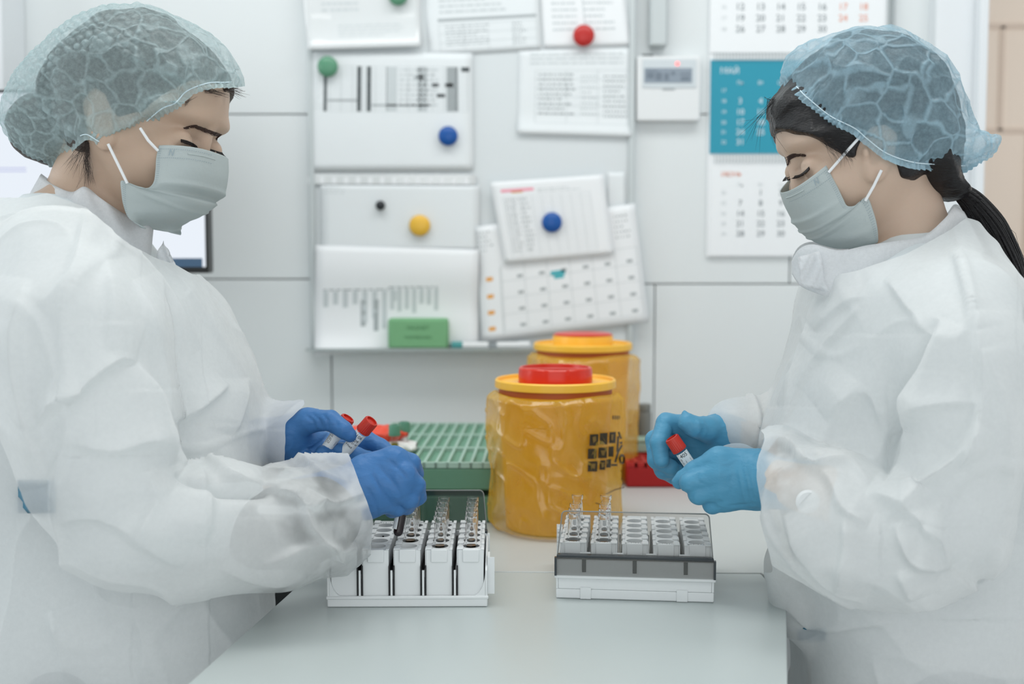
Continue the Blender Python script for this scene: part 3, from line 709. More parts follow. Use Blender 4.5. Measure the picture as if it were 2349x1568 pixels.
def make_tray(name, loc, rz, label, lidm, lean, flange):
    """local: x along the length, y 0 = low open side, y RD = hinge side with lid"""
    r = empty(name, loc, rz, label=label, cat='rack', group='five-slot sample rack trays')
    hx = RL / 2
    b = MB(); b.box(-hx, hx, 0, RD, 0.0003, 0.011)
    b.box(-hx - .001, hx + .001, -.0015, .0025, .0088, .0125)
    b.build('base', M['rackw'], r, smooth=20, bevel=0.0012, local=1)
    for s in (-1, 1):   # end walls with a curved front corner
        prof = [(0.0, .011), (0, .040), (.004, .043), (.02, .0455), (RD - .006, .0455), (RD, .043), (RD, .011)]
        MB().prism(prof, s * hx, s * (hx - .0025), lambda v: (v[2], v[0], v[1])).build('end_wall', M['rackw'], r, smooth=20, bevel=.0006, local=1)
        cw = [(s * (hx - .0026), .0112), (s * (hx - .0026), .038)] + [(s * (hx - .0026 - .014 * (1 - math.cos(a))), .038 - 0.0 - .026 * math.sin(a)) for a in np.linspace(0.1, math.pi / 2, 9)]
        MB().prism(cw, .0002, .003, lambda v: (v[0], v[2], v[1])).build('corner_web', M['rackw'], r, smooth=40, local=1)
    MB().box(-hx + .0026, hx - .0026, RD - .004, RD, .0112, .047).build('back_wall', M['rackw'], r, smooth=20, bevel=.0006, local=1)
    MB().box(-hx - .0015, hx + .0015, RD + .0002, RD + .006, .024, .046).build('back_ledge', M['rackw'], r, smooth=20, bevel=.0012, local=1)
    for i in range(4):
        x = (i - 1.5) * .034
        MB().box(x - .0011, x + .0011, .0002, .0024, .0127, .040).box(x - .0011, x + .0011, .0024, RD - .0045, .0113, .030).build('divider', M['rackw'], r, smooth=20, local=1)
        for s in (-1, 1): MB().box(x + s * .0026 - .0007, x + s * .0026 + .0007, .001, RD - .005, .0113, .0445).build('rail', M['railk'], r, smooth=20, local=1)
    for s in (-.6, .62):   # clips on the hinge side
        MB().box(s * hx - .006, s * hx + .006, RD + .0001, RD + .0015, .0004, .0135).build('clip', M['rackw'], r, smooth=20, bevel=.0005, local=1)
    # ribbed grip outside one end
    g = MB(); [g.box(hx + .0005, hx + .0065, .010, .014, .014 + i * .006, .018 + i * .006) for i in range(6)]; g.box(hx + .0001, hx + .0075, .0085, .0098, .012, .052)
    g.box(hx + .0001, hx + .0025, .0142, .04, .012, .05); g.build('grip', M['rackw'], r, smooth=20, local=1)
    # lid: a hinge bar, a tall smoked panel, a flange below
    hz = .0485; y0 = RD + .0005
    MB().box(-hx + .001, hx - .001, y0 - .003, y0 + .006, hz - .002, hz + .002).build('hinge_bar', M['flangedark'], r, smooth=20, bevel=.001, local=1)
    for i in range(4):
        x = (i - 1.5) * .036; MB().box(x - .006, x + .006, y0 - .006, y0 - .0032, hz - .004, hz + .003).build('hinge_tab', M['rackw'], r, smooth=20, bevel=.0006, local=1)
    hgt = .047; c = .005; w = hx - .002; n = 6
    out = [(-w, 0), (w, 0), (w - .004, hgt - c)] + [(w - .004 - c * (1 - math.cos(a)), hgt - c + c * math.sin(a)) for a in np.linspace(0.2, math.pi / 2, n)] + \
          [(-(w - .004 - c * (1 - math.cos(a))), hgt - c + c * math.sin(a)) for a in np.linspace(math.pi / 2, 0.2, n)] + [(-(w - .004), hgt - c)]
    Mf = lambda v: (v[0], y0 + v[2] + v[1] * math.sin(lean), hz + .002 + v[1] * math.cos(lean))
    lid = MB().prism(out, 0, .0016, Mf).build('lid', lidm, r, smooth=20, local=1)
    MB().tube([Mf((p[0], p[1], .0008)) for p in out[1:] + out[:1]], .0008, 5, cap=True).build('lid_rim', M['lidedge'], r, smooth=60, local=1)
    if flange:
        f = MB(); f.box(-hx, hx, RD + .0068, RD + .0085, .028, .047); f.box(-hx, hx, RD + .0062, RD + .0085, .0462, .048)
        f.build('lid_flange', M['flange'], r, smooth=20, bevel=.0006, local=1)
        for s in (-1, 1): MB().box(s * hx - .0012, s * hx + .0012, RD + .004, RD + .0088, .0278, .0482).build('flange_end', M['flangedark'], r, smooth=20, local=1)
        for x in (-.055, .0, .055): MB().box(x - .0022, x + .0022, RD + .0061, RD + .0067, .032, .046).build('hinge_pin', M['flangedark'], r, smooth=20, local=1)
    return r
HP, HW = .0245, .0275      # hole pitch, holder width
def make_holder():
    """five-hole tube holder; local y 0..RD-.012, numbered end at high y"""
    r = empty('tube_holder', (0, 0, 0), label='x', cat='tube holder', group='white five-hole tube holders')
    hw = HW / 2; y0, y1, zb, zt_ = 0.0, RD - .009, 0.0, .050; R = .0092; n = 28
    mb = MB(); V = mb
    ys = [y0 + .006 + HP * k for k in range(6)]
    # top plate strips and ring cells
    def quad(a, b, c, d): mb.add([a, b, c, d], [(0, 1, 2, 3)])
    zz = zt_
    quad((-hw, y0, zz), (hw, y0, zz), (hw, ys[0], zz), (-hw, ys[0], zz)); quad((-hw, ys[5], zz), (hw, ys[5], zz), (hw, y1, zz), (-hw, y1, zz))
    for k in range(5):
        cy = (ys[k] + ys[k + 1]) / 2; h2 = HP / 2; ring = []; sq = []
        for i in range(n):
            a = 2 * math.pi * (i + .5) / n; ca, sa = math.cos(a), math.sin(a); t = min(hw / max(abs(ca), 1e-6), h2 / max(abs(sa), 1e-6))
            ring.append((R * ca, cy + R * sa)); sq.append((t * ca, cy + t * sa))
        # true corners
        Vv = [(x, y, zz) for x, y in sq] + [(x, y, zz) for x, y in ring] + [(x * 1.0, y, zz - .034) for x, y in ring]
        Ff = [(i, (i + 1) % n, n + (i + 1) % n, n + i) for i in range(n)] + [(n + i, n + (i + 1) % n, 2 * n + (i + 1) % n, 2 * n + i) for i in range(n)] + [tuple(range(2 * n, 3 * n))]
        mb.add(Vv, Ff)
        for sx in (-1, 1):
            for sy in (-1, 1):
                i = [j for j in range(n) if sq[j][0] * sx > 0 and (sq[j][1] - cy) * sy > 0]
                e1 = min(i, key=lambda j: abs(abs(sq[j][0]) - hw) * 1e3 - abs(sq[j][1] - cy)); e2 = min(i, key=lambda j: abs(abs(sq[j][1] - cy) - h2) * 1e3 - abs(sq[j][0]))
                if e1 != e2:
                    tri = [(sq[e1][0], sq[e1][1], zz), (sx * hw, cy + sy * h2, zz), (sq[e2][0], sq[e2][1], zz)]
                    mb.add(tri, [(0, 1, 2) if sx * sy > 0 else (2, 1, 0)])
    quad((-hw, y0, zb), (hw, y0, zb), (hw, y0, zz), (-hw, y0, zz)); quad((hw, y1, zb), (-hw, y1, zb), (-hw, y1, zz), (hw, y1, zz))
    quad((-hw, y1, zb), (-hw, y0, zb), (-hw, y0, zz), (-hw, y1, zz)); quad((hw, y0, zb), (hw, y1, zb), (hw, y1, zz), (hw, y0, zz)); quad((-hw, y0, zb), (-hw, y1, zb), (hw, y1, zb), (hw, y0, zb))
    mb.build('body', M['rackw'], r, smooth=35, local=1)
    # raised saddles between the holes and notches on one long side
    sd = MB()
    for k in range(6):
        y = ys[k]; sd.box(-hw - .0012, -hw + .006, y - .0055, y + .0055, zt_ + .0001, zt_ + .0018); sd.box(-hw - .0014, -hw - .0001, y - .0045, y + .0045, .006, zt_ + .0012)
        sd.box(hw - .003, hw + .0006, y - .0065, y + .0065, zt_ + .0001, zt_ + .0012)
    sd.build('saddles', M['rackw'], r, smooth=35, bevel=.0008, local=1)
    for (a, b, dd) in ((y0 - .0022, y0 - .0001, 0), (y1 + .0001, y1 + .0022, 0)):
        MB().box(-.0088, .0088, a, b, zt_ - .013, zt_ + .0012).build('end_tab', M['rackw'], r, smooth=20, bevel=.0009, local=1)
    MB().tube([(0.001, (ys[2] + ys[3]) / 2 + .004, zt_ - .03), (0.001, (ys[2] + ys[3]) / 2 + .004, zt_ - .0015)], .0011, 8).build('centre_pin', M['railk'], r, local=1)
    V, F = text_mesh('001-1100', .0062)
    MB().add([(-v[0], y1 - .0028 - v[1], zt_ + .0003) for v in V], F).build('number_print', M['inkd'], r, smooth=None, local=1)
    return r
def make_cup(liquid=True):
    """clear flared sample tube standing in a hole, local z 0 = its foot"""
    r = empty('sample_cup', (0, 0, 0), label='x', cat='sample tube')
    p = [(.0012, .0), (.0045, .001), (.0062, .005), (.0064, .028), (.0063, .0385), (.0060, .0410), (.0060, .0450), (.0052, .0465), (.0055, .0475), (.0066, .0490), (.0068, .0505), (.0068, .0535),
         (.0061, .0537), (.0059, .050), (.0046, .0468), (.0052, .0445), (.0053, .041), (.0056, .038), (.0055, .029), (.0054, .006), (.0040, .0035), (.0002, .0030)]
    MB().lathe([(.0002, .0)] + p, n=24, cap0=False, cap1=False).build('tube_wall', M['cupglass'], r, smooth=60, local=1)
    if liquid: MB().lathe([(.0005, .0042), (.0040, .0050), (.0052, .0075), (.0052, .0215), (.0005, .0215)], n=18).build('serum', M['serum'], r, smooth=40, local=1)
    lb = MB(); k = 16
    for j in range(k):
        a0 = math.pi + math.pi * 1.0 * j / k; a1 = math.pi + math.pi * 1.0 * (j + 1) / k
        lb.add([(.0068 * math.cos(a0), .0068 * math.sin(a0), .006), (.0068 * math.cos(a1), .0068 * math.sin(a1), .006), (.0068 * math.cos(a1), .0068 * math.sin(a1), .0195), (.0068 * math.cos(a0), .0068 * math.sin(a0), .0195)], [(0, 1, 2, 3)])
    lb.build('paper_label', M['paper2'], r, smooth=60, local=1)
    return r
def put(parent_loc, rz, lx, ly, lz):
    c, s = math.cos(rz), math.sin(rz); return (parent_loc[0] + c * lx - s * ly, parent_loc[1] + s * lx + c * ly, parent_loc[2] + lz)
fl = PZ(750, 1393); fr = PZ(1119, 1391.5)
L_loc = tuple((fl + fr) / 2); L_rz = math.atan2(fr[1] - fl[1], fr[0] - fl[0])
fl = PZ(1276, 1371.5); fr = PZ(1637, 1382.5); fr_c = (fl + fr) / 2; d_ = (fr - fl); R_rz = math.atan2(d_[1], d_[0]) + math.pi
R_loc = (fr_c[0] - RD * (-math.sin(R_rz)), fr_c[1] - RD * math.cos(R_rz), ZT)
make_tray('rack_tray', L_loc, L_rz, 'white sample rack tray on the left with its smoked lid standing open at the back', M['lid'], 0.32, False)
make_tray('rack_tray', R_loc, R_rz, 'white sample rack tray on the right with its smoked lid facing the front', M['lidlight'], -0.06, True)
proto = make_holder(); cup0 = make_cup()
ordn = ['leftmost', 'second from the left', 'middle', 'second from the right', 'rightmost']
EMPTY_L = {0: [], 1: [], 2: [1, 2, 3, 4], 3: [0, 1, 2, 3, 4], 4: [0, 1, 2, 3, 4]}
ncup = 0; used = [False, False]
row_w = ['front hole', 'second hole', 'centre hole', 'fourth hole', 'rearmost hole']
V61, F61 = text_mesh('6104', .0062)
for side, (loc, rz) in (('left', (L_loc, L_rz)), ('right', (R_loc, R_rz))):
    for i in range(5):
        h = proto if not used[0] else copy_tree(proto); used[0] = True
        li = i if side == 'left' else 4 - i
        h.location = put(loc, rz, (li - 2) * .0340, .0032, .0114); h.rotation_euler = (0, 0, rz)
        fills = EMPTY_L[i] if side == 'left' else ({0: [0, 1, 2, 4], 1: [0, 1, 2, 4]}.get(i, []))
        st = 'holding clear cups' if fills else 'with empty holes'
        h['label'] = '%s white tube holder of the %s rack, %s' % (ordn[i], side, st)
        for k in fills:
            c = cup0 if not used[1] else copy_tree(cup0); used[1] = True
            kk = k if side == 'left' else 4 - k
            c.location = put(loc, rz, (li - 2) * .0340, .0032 + .006 + HP * (kk + .5), .0114 + .0162 + .0012 + (.012 if side == 'left' else .009)); c.rotation_euler = (0, 0, L_rz if side == 'left' else R_rz - math.pi)
            c['label'] = 'clear cup, %s, in the %s holder of the %s rack' % (row_w[k], ordn[i], side)
            c['group'] = 'clear sample cups in the racks'
            if side == 'right' and k in (0, 1):
                mb = MB(); mb.add([(.0070 * math.sin(v[0] / .0070), -.0070 * math.cos(v[0] / .0070), .0163 + v[1]) for v in V61], F61)
                lo = mb.build('number_print', M['inkd'], None, smooth=None, local=1); lo.parent = c

# ---------------------------------------------------------------- closed tubes with caps
M['redcap'] = mat('red_cap', rgb(190, 44, 28), 0.35, var=0.02); M['label'] = mat('tube_label', rgb(228, 232, 233), 0.5); M['bar'] = mat('label_ink', rgb(30, 32, 34), 0.6)
M['blood'] = mat('dark_blood', rgb(30, 14, 20), 0.2); M['bloodfilm'] = mat('blood_film', rgb(120, 78, 70), 0.3)
def cap_tube(name, base, tip, label, R=.0065, capR=.0083, capm='redcap', caph=.017, blood=None, span=2.2, lab=(.3, .93), texts=(), roll=0.0, flip=False, group=None, cat='test tube'):
    """tip = rounded foot, base = cap end"""
    a = np.array(tip, float); b = np.array(base, float); Lt = np.linalg.norm(b - a); Mx = axisM(a, b - a)
    r = empty(name, tuple(a), label=label, cat=cat, group=group)
    zc = Lt - caph
    pr = [(.0003, 0)] + [(R * math.sin(t), R * (1 - math.cos(t))) for t in np.linspace(.25, math.pi / 2, 7)] + [(R, zc + .004)] + [(R - .0009, zc + .004), (R - .0009, R + .001)]
    mb = MB().lathe(pr, n=26, cap0=False, cap1=False); mb.V = [tuple(Mx(v)) for v in mb.V]; mb.build('tube_wall', M['glass'], r, smooth=60)
    if blood:
        pr = [(.0003, .0011)] + [((R - .0012) * math.sin(t), .0012 + (R - .0012) * (1 - math.cos(t))) for t in np.linspace(.25, math.pi / 2, 7)] + [(R - .0012, blood), (.0003, blood)]
        mb = MB().lathe(pr, n=22, cap0=False, cap1=False); mb.V = [tuple(Mx(v)) for v in mb.V]; mb.build('blood', M['blood'], r, smooth=50)
        mb = MB().lathe([(R - .0011, blood + .0002), (R - .0011, zc)], n=22, cap0=False, cap1=False); mb.V = [tuple(Mx(v)) for v in mb.V]; mb.build('blood_film', M['bloodfilm'], r, smooth=50)
    def ribs(rr, zz, an): return (rr * (1 + (.02 if rr > capR * .97 else 0) * (1 if math.sin(an * 26) > 0 else -1)), zz)
    cp = [(R + .0002, zc), (capR * .98, zc), (capR, zc + .001), (capR * .99, zc + .0035), (capR * .975, zc + .004), (capR * .975, Lt - .0015), (capR * .9, Lt - .0003), (capR * .72, Lt), (capR * .7, Lt - .002), (.0003, Lt - .002)]
    mb = MB().lathe(cp, n=78, fn=ribs, cap0=False, cap1=False); mb.V = [tuple(Mx(v)) for v in mb.V]; mb.build('cap', M[capm], r, smooth=35)
    if lab:
        z0, z1 = Lt * lab[0], Lt * lab[1] - caph * .6; k = 26; Rl = R + .00025
        mb = MB(); mb.grid([[Mx((Rl * math.cos(t), Rl * math.sin(t), z)) for t in np.linspace(roll - span, roll + span, k)] for z in (z0, z1)]); mb.build('paper_label', M['label'], r, smooth=60)
        pm = MB(); Rp = Rl + .0002
        def put2(V, F, zc_, tc_, rot):
            out = []
            for v in V:
                x, y = (v[0], v[1]) if not rot else (-v[1], v[0])
                if flip: x, y = -x, -y
                out.append(Mx((Rp * math.cos(roll + tc_ + x / Rp), Rp * math.sin(roll + tc_ + x / Rp), zc_ + y)))
            pm.add(out, F)
        for (tx, sz, zf, tc_, rot) in texts:
            if tx.startswith('|'):
                wd_ = [1, 1, 2, 1, 3, 1, 1, 2, 1, 1, 3, 2, 1, 1, 2, 1, 1, 3, 1, 2]; q = 0.0; V = []; F = []
                for ii, w_ in enumerate(wd_):
                    w2 = w_ * sz * .03
                    if ii % 2 == 0: n0 = len(V); V += [(-sz * .5, q, 0), (sz * .5, q, 0), (sz * .5, q + w2, 0), (-sz * .5, q + w2, 0)]; F.append((n0, n0 + 1, n0 + 2, n0 + 3))
                    q += w2
                put2([(v[0], v[1] - q / 2, 0) for v in V], F, Lt * zf, tc_, rot)
            else:
                V, F = text_mesh(tx, sz); put2(V, F, Lt * zf, tc_, rot)
        if texts: pm.build('label_print', M['bar'], r, smooth=None)
    return r

# ---------------------------------------------------------------- yellow sharps bins
M['binbody'] = mat('bin_yellow', rgb(228, 160, 20), 0.45, var=0.02); M['binlid'] = mat('bin_lid_yellow', rgb(246, 190, 62), 0.35, var=0.01); M['binred'] = mat('bin_red', rgb(206, 42, 18), 0.28, var=0.01)
M['binin'] = mat('bin_rim_orange', rgb(176, 84, 20), 0.5)
M['bag'] = film('yellow_bag', rgb(246, 204, 70), 0.55, trl=0.45, gloss=0.13, grough=0.13, nscale=9, namp=.12, bump=0.45, bscale=11, ridge=.14, rscale=8, stretch=(1, 1, .7))
def bag_r(bx, seed, Hh, rb):
    """radius of the crumpled bag around the bin (z, a may be arrays)"""
    def f(z, a):
        z = np.asarray(z, float); a = np.asarray(a, float); t = z / Hh
        base = rb * (1.165 - .03 * np.sin(t * 7 + a * 2) - .063 * np.maximum(0, .10 - t) * 9 - .09 * np.maximum(0, t - .93) * 9)
        base = base * (1 - .05 * np.exp(-((t - .42) / .16) ** 2) * (0.5 - .5 * np.cos(a - .4)))
        p = np.stack([np.cos(a) * 2.2, np.sin(a) * 2.2, t * 3.6], -1); q = np.stack([np.cos(a) * 5, np.sin(a) * 5, t * 7.0 + 1.5 * a], -1)
        n = ridged(p, seed) * .030 + ridged(q, seed + 5) ** 5 * .030 + vnoise(p * 4, seed + 2) * .008
        return base + rb * (n - .03) * 1.3
    return f
def make_bin(loc, label, bag_label, Hh, red, seed, back=False):
    r = empty('sharps_bin', loc, label=label, cat='sharps bin', group='yellow sharps bins'); rb = .0815; z0 = loc[2]; c = np.array(loc, float)
    MB().lathe([(rb * .80, .0006), (rb * .84, .002), (rb * .965, Hh - .02), (rb * .965, Hh - .012)], c, 64, cap1=True).build('body', M['binbody'], r, smooth=40)
    MB().lathe([(rb * .967, Hh - .0118), (rb * .967, Hh - .004)], c, 64, cap0=True, cap1=True).build('inner_rim', M['binin'], r, smooth=40)
    rl = .084
    def seg(rr, zz, a): return (rr * (1 - (.006 if (abs(math.sin(a * 18)) < .12 and rr > rl * .98) else 0)), zz)
    MB().lathe([(rl * .97, Hh - .0038), (rl, Hh - .003), (rl * 1.003, Hh), (rl, Hh + .0065), (rl * .975, Hh + .0085), (rl * .955, Hh + .0075), (rl * .94, Hh + .0035), (rl * .6, Hh + .003)], c, 144, fn=seg, cap0=True, cap1=True).build('lid', M['binlid'], r, smooth=40)
    rk = .0515
    def knob(rr, zz, a):
        k = 1.0
        a2 = (a + math.pi / 2) % (2 * math.pi); a2 = min(a2, 2 * math.pi - a2)
        if a2 < .32: k = 1.03
        return (rr * k, zz)
    if red:
        kn = MB().lathe([(rk, Hh + .0032), (rk * 1.0, Hh + .016), (rk * .985, Hh + .0225), (rk * .95, Hh + .0245), (rk * .91, Hh + .0245), (rk * .885, Hh + .021), (rk * .87, Hh + .010), (.001, Hh + .010)], c, 96, fn=knob, cap0=False, cap1=False).build('knob', M['binred'], r, smooth=35)
        MB().box(c[0] - rk * .86, c[0] + rk * .86, c[1] - .004, c[1] + .004, z0 + Hh + .0102, z0 + Hh + .0225).build('grip_bar', M['binred'], kn, smooth=20, bevel=.001)
    else:
        kn = MB().lathe([(rk, Hh + .0032), (rk * 1.0, Hh + .018), (rk * .99, Hh + .0205)], c, 64, fn=knob, cap0=False, cap1=False).build('collar', M['binlid'], r, smooth=35)
        MB().lathe([(rk * .97, Hh + .008), (rk * .98, Hh + .022), (rk * .9, Hh + .0245), (rk * .8, Hh + .0235), (.001, Hh + .02)], c, 64, cap0=False, cap1=False).build('knob', M['binred'], r, smooth=35)
    f = bag_r(None, seed, Hh, rb); NA, NZ = 220, 120; G = []
    top = Hh - .012
    aa, tt = np.meshgrid(2 * np.pi * np.arange(NA) / NA, np.arange(NZ + 1) / NZ)
    RR = f(.0012 + tt * (top - .0012) * (1 - .012 * np.sin(aa * 3 + 1) * (tt > .8)), aa)
    for j in range(NZ + 1):
        t = j / NZ; row = []
        for i in range(NA):
            a = 2 * math.pi * i / NA; z = .0012 + t * (top - .0012) * (1 - .012 * math.sin(a * 3 + 1) * (t > .8))
            rr = RR[j, i]
            if t < .04: rr *= .93 + .07 * math.sqrt(t / .04)
            if t > .97: rr = rr * (1 - (t - .97) / .03 * .06)
            row.append((c[0] + rr * math.cos(a), c[1] + rr * math.sin(a), c[2] + z))
        G.append(row)
    b = MB().grid(G, close=True)
    G2 = []
    for j in range(5):    # fold over the rim, back inwards
        s = j / 4.0; row = []
        for i in range(NA):
            a = 2 * math.pi * i / NA; p = G[-1][i]; rr = math.hypot(p[0] - c[0], p[1] - c[1]); ri = rb * .985
            q = rr + (ri - rr) * s; row.append((c[0] + q * math.cos(a), c[1] + q * math.sin(a), p[2] + .0028 * math.sin(s * math.pi) - .003 * s))
        G2.append(row)
    b.grid(G2, close=True)
    bo = b.build('bag', M['bag'], None, smooth=180); tag(bo, bag_label, 'plastic bag', 'yellow bags over the bins')
    return r, f, c, bo
fb = PZ(1279, 1243)
bin1, bf, bc1, bag1 = make_bin((fb[0], fb[1] + .092, ZT), 'yellow sharps bin with a red lid knob in front, between the two racks', 'translucent yellow bag pulled over the front sharps bin, printed with black symbols', .200, True, 3)
Yr = .084 * FPX / 113.0
make_bin((P(1337, 800, Yr)[0], Yr, ZT), 'yellow sharps bin behind the front one, below the tilted planner', 'translucent yellow bag around the rear sharps bin', P(1337, 796, Yr)[2] - ZT, False, 9)
# printed symbols on the front bag
def on_bag(px, py, lift=.0022):
    """point of the bag surface seen at px,py"""
    d = ray(px, py); o = np.array([0, 0, CAMZ]); lo, hi = (bc1[1] - .13) / d[1], (bc1[1]) / d[1]
    T = np.linspace(lo, hi, 400); Pp = o + d * T[:, None]; r_ = np.hypot(Pp[:, 0] - bc1[0], Pp[:, 1] - bc1[1])
    hit = np.nonzero(r_ < bf(np.clip(Pp[:, 2] - ZT, .002, .187), np.arctan2(Pp[:, 1] - bc1[1], Pp[:, 0] - bc1[0])) + lift)[0]
    if len(hit): return Pp[hit[0]]
    return o + d * (bc1[1] - .08) / d[1]
def bag_patch(poly, mb, n=5):
    poly = [np.array(q, float) for q in poly]
    G = [[on_bag(*bilerp(poly, i / n, j / n)) for i in range(n + 1)] for j in range(n + 1)]; mb.grid(G)
M['bagink'] = mat('bag_ink', rgb(56, 46, 28), 0.5, var=0)
M['bagink2'] = mat('bag_icon', rgb(128, 100, 46), 0.5, var=0)
mb = MB(); mi = MB()
cells = [[(1353, 996, 1373, 1022), (1376, 993, 1394, 1019), (1398, 991, 1413, 1016)], [(1349, 1029, 1369, 1052), (1373, 1026, 1393, 1050), (1396, 1024, 1408, 1047)], [(1349, 1058, 1371, 1081), (1376, 1056, 1389, 1077), (1391, 1053, 1402, 1072)]]
for r_ in cells:
    for (a, b, c_, d) in r_:
        bag_patch([(a, b), (c_, b - 1), (c_ - 1, d), (a - 1, d)], mb, 3)
for (pts) in ([(1359, 1002), (1367, 1000), (1368, 1010), (1361, 1016)], [(1381, 998), (1386, 1010), (1390, 1014), (1384, 1004)], [(1402, 996), (1408, 996), (1406, 1010), (1402, 1008)], [(1356, 1045), (1361, 1034), (1365, 1044), (1360, 1040)],
              [(1378, 1033), (1389, 1032), (1386, 1044), (1381, 1044)], [(1355, 1063), (1366, 1063), (1364, 1075), (1357, 1072)], [(1379, 1061), (1386, 1060), (1385, 1071), (1380, 1072)]):
    poly = [np.array(q, float) for q in pts]; mi.grid([[on_bag(*bilerp(poly, i / 2, j / 2), .0034) for i in range(3)] for j in range(3)])
for st in ([(1418, 1000), (1416, 1036)], [(1411, 1060), (1418, 1036), (1427, 1020)], [(1402, 1066), (1416, 1066)], [(1421, 1048), (1424, 1062), (1431, 1060), (1432, 1048), (1427, 1042), (1422, 1048)], [(1419, 990), (1425, 1006)], [(1422, 1016), (1428, 1014)]):
    for a, b in zip(st[:-1], st[1:]):
        a = np.array(a, float); b = np.array(b, float); n_ = np.array([-(b - a)[1], (b - a)[0]]); n_ = n_ / np.linalg.norm(n_) * 2.4; bag_patch([a - n_, b - n_, b + n_, a + n_], mb, 4)
for x0, x1 in ((1405, 1408), (1410, 1413), (1415, 1418), (1420, 1422)): bag_patch([(x0, 953), (x1, 952), (x1, 961), (x0, 962)], mb, 2)
for a, b in (((1384, 1135), (1410, 1122)), ((1410, 1122), (1432, 1116)), ((1366, 1152), (1396, 1160))): bag_patch([(a[0], a[1]), (b[0], b[1]), (b[0], b[1] + 2), (a[0], a[1] + 2)], mb, 5)
sy = mb.build('printed_symbols', M['bagink'], bag1, smooth=60, local=1); mi.build('symbol_icons', M['bagink2'], bag1, smooth=60, local=1)

# ---------------------------------------------------------------- green and red tube boxes
M['boxg'] = mat('green_box', rgb(94, 138, 114), 0.5, var=0.02); M['boxgl'] = mat('green_grid', rgb(160, 190, 176), 0.45, var=0.02); M['boxgd'] = mat('green_cell', rgb(112, 158, 134), 0.5)
M['boxr'] = mat('red_box', rgb(160, 12, 14), 0.45, var=0.03); M['boxr2'] = mat('red_grid', rgb(176, 34, 30), 0.45)
def grid_box(name, o, ax, wdt, dep, z0, z1, m, mt, mc, nx, ny, label, cat='tube box', seam=None):
    """o = front right corner (x,y); ax = angle"""
    r = empty(name, (o[0], o[1], z0), label=label, cat=cat); ca, sa = math.cos(ax), math.sin(ax)
    T = lambda v: (o[0] + ca * v[0] - sa * v[1], o[1] + sa * v[0] + ca * v[1], v[2])
    MB().box(-wdt, 0, 0, dep, z0 + .0003, z1 - .008, T).build('body', m, r, smooth=20, bevel=.003)
    if mt is None:
        return r, T
    g = MB(); gx = wdt / nx; gy = dep / ny; t = .0042
    for i in range(nx + 1): g.box(-wdt + gx * i - t / 2 * (0 < i < nx) - (t if i == nx else 0), -wdt + gx * i + t / 2 * (0 < i < nx) + (t if i == 0 else 0), 0, dep, z1 - .0079, z1, T)
    for j in range(ny + 1): g.box(-wdt + t, -t, gy * j - t * 1.3 * (0 < j < ny) - (2 * t if j == ny else 0), gy * j + t * 1.3 * (0 < j < ny) + (2 * t if j == 0 else 0), z1 - .0078, z1 - .0003, T)
    g.build('grid_top', mt, r, smooth=20)
    MB().box(-wdt + .001, -.001, .001, dep - .001, z1 - .0079, z1 - .0065, T).build('cell_floor', mc, r, smooth=20)
    return r, T
gr = PZ(1133, 1199); zt_g = ZT + .0865
grid_box('tube_box', (gr[0], gr[1]), -.03, .20, .34, ZT, ZT + .046, M['boxg'], None, None, 1, 1, 'plain green tube box lying under the gridded green one')
_, TG = grid_box('tube_box', (gr[0] + .001, gr[1] - .001), -.03, .20, .40, ZT + .0465, zt_g, M['boxg'], M['boxgl'], M['boxgd'], 12, 3, 'green tube box with a gridded top left of the yellow bins')
rr_ = PZ(1437, 1118)
grid_box('tube_box', (rr_[0] + .125, rr_[1]), .0, .125, .115, ZT, ZT + .042, M['boxr'], M['boxr2'], M['boxr'], 8, 4, 'red tube box on the counter behind the gloved hands at right')
# green lid and grey caps piled on the red box
c = P(1470, 1020, 1.95)
b = empty('small_box', (c[0], c[1], ZT + .042), label='small pale green box on the back of the red box', cat='box')
MB().box(c[0] - .032, c[0] + .03, 1.93, 1.968, ZT + .0424, ZT + .060).build('body', M['boxgl'], b, smooth=20, bevel=.003)
MB().box(c[0] - .033, c[0] + .031, 1.929, 1.969, ZT + .0602, ZT + .066).build('lid', M['boxgl'], b, smooth=20, bevel=.002)
M['greyp'] = mat('grey_plastic', rgb(120, 122, 118), 0.5)
for i, (px, w_, lb) in enumerate(((1452, .010, 'low grey jar on the counter right of the rear bin'), (1478, .013, 'taller grey jar on the counter right of the rear bin'))):
    q = P(px, 1000, 2.06); t_ = empty('jar', (q[0], 2.06, ZT), label=lb, cat='jar')
    MB().lathe([(w_ * .9, .0005), (w_, .003), (w_, .082 + .012 * i), (w_ * .8, .086 + .012 * i)], (q[0], 2.06, ZT), 24).build('body', M['greyp'], t_, smooth=40)
    MB().lathe([(w_ * .9, .0862 + .012 * i), (w_ * .92, .097 + .012 * i), (w_ * .8, .099 + .012 * i)], (q[0], 2.06, ZT), 24).build('lid', M['greyp'], t_, smooth=40)
# two green-capped tubes standing on the green box
M['greencap'] = mat('green_cap', rgb(84, 140, 116), 0.4); M['olive'] = mat('olive_plasma', rgb(128, 116, 36), 0.3)
for px, py, Y, lb, ol in ((905, 974, 1.665, 'green-capped tube with olive plasma, left of the pair', .022), (927, 967, 1.70, 'green-capped tube with white label, right of the pair', .012)):
    t_ = P(px, py, Y); cap_tube('test_tube', t_, (t_[0], t_[1], zt_g - .0062), lb, R=.0066, capR=.0088, capm='greencap', caph=.016, lab=(.35, .9) if ol < .02 else None, group='green-capped tubes on the green box')
    MB().lathe([(.003, .0015), (.0052, .004), (.0052, ol), (.001, ol)], (t_[0], t_[1], zt_g - .0060), 16).build('plasma', M['olive'], bpy.data.objects[[o.name for o in bpy.data.objects if o.name.startswith('test_tube')][-1]], smooth=40)
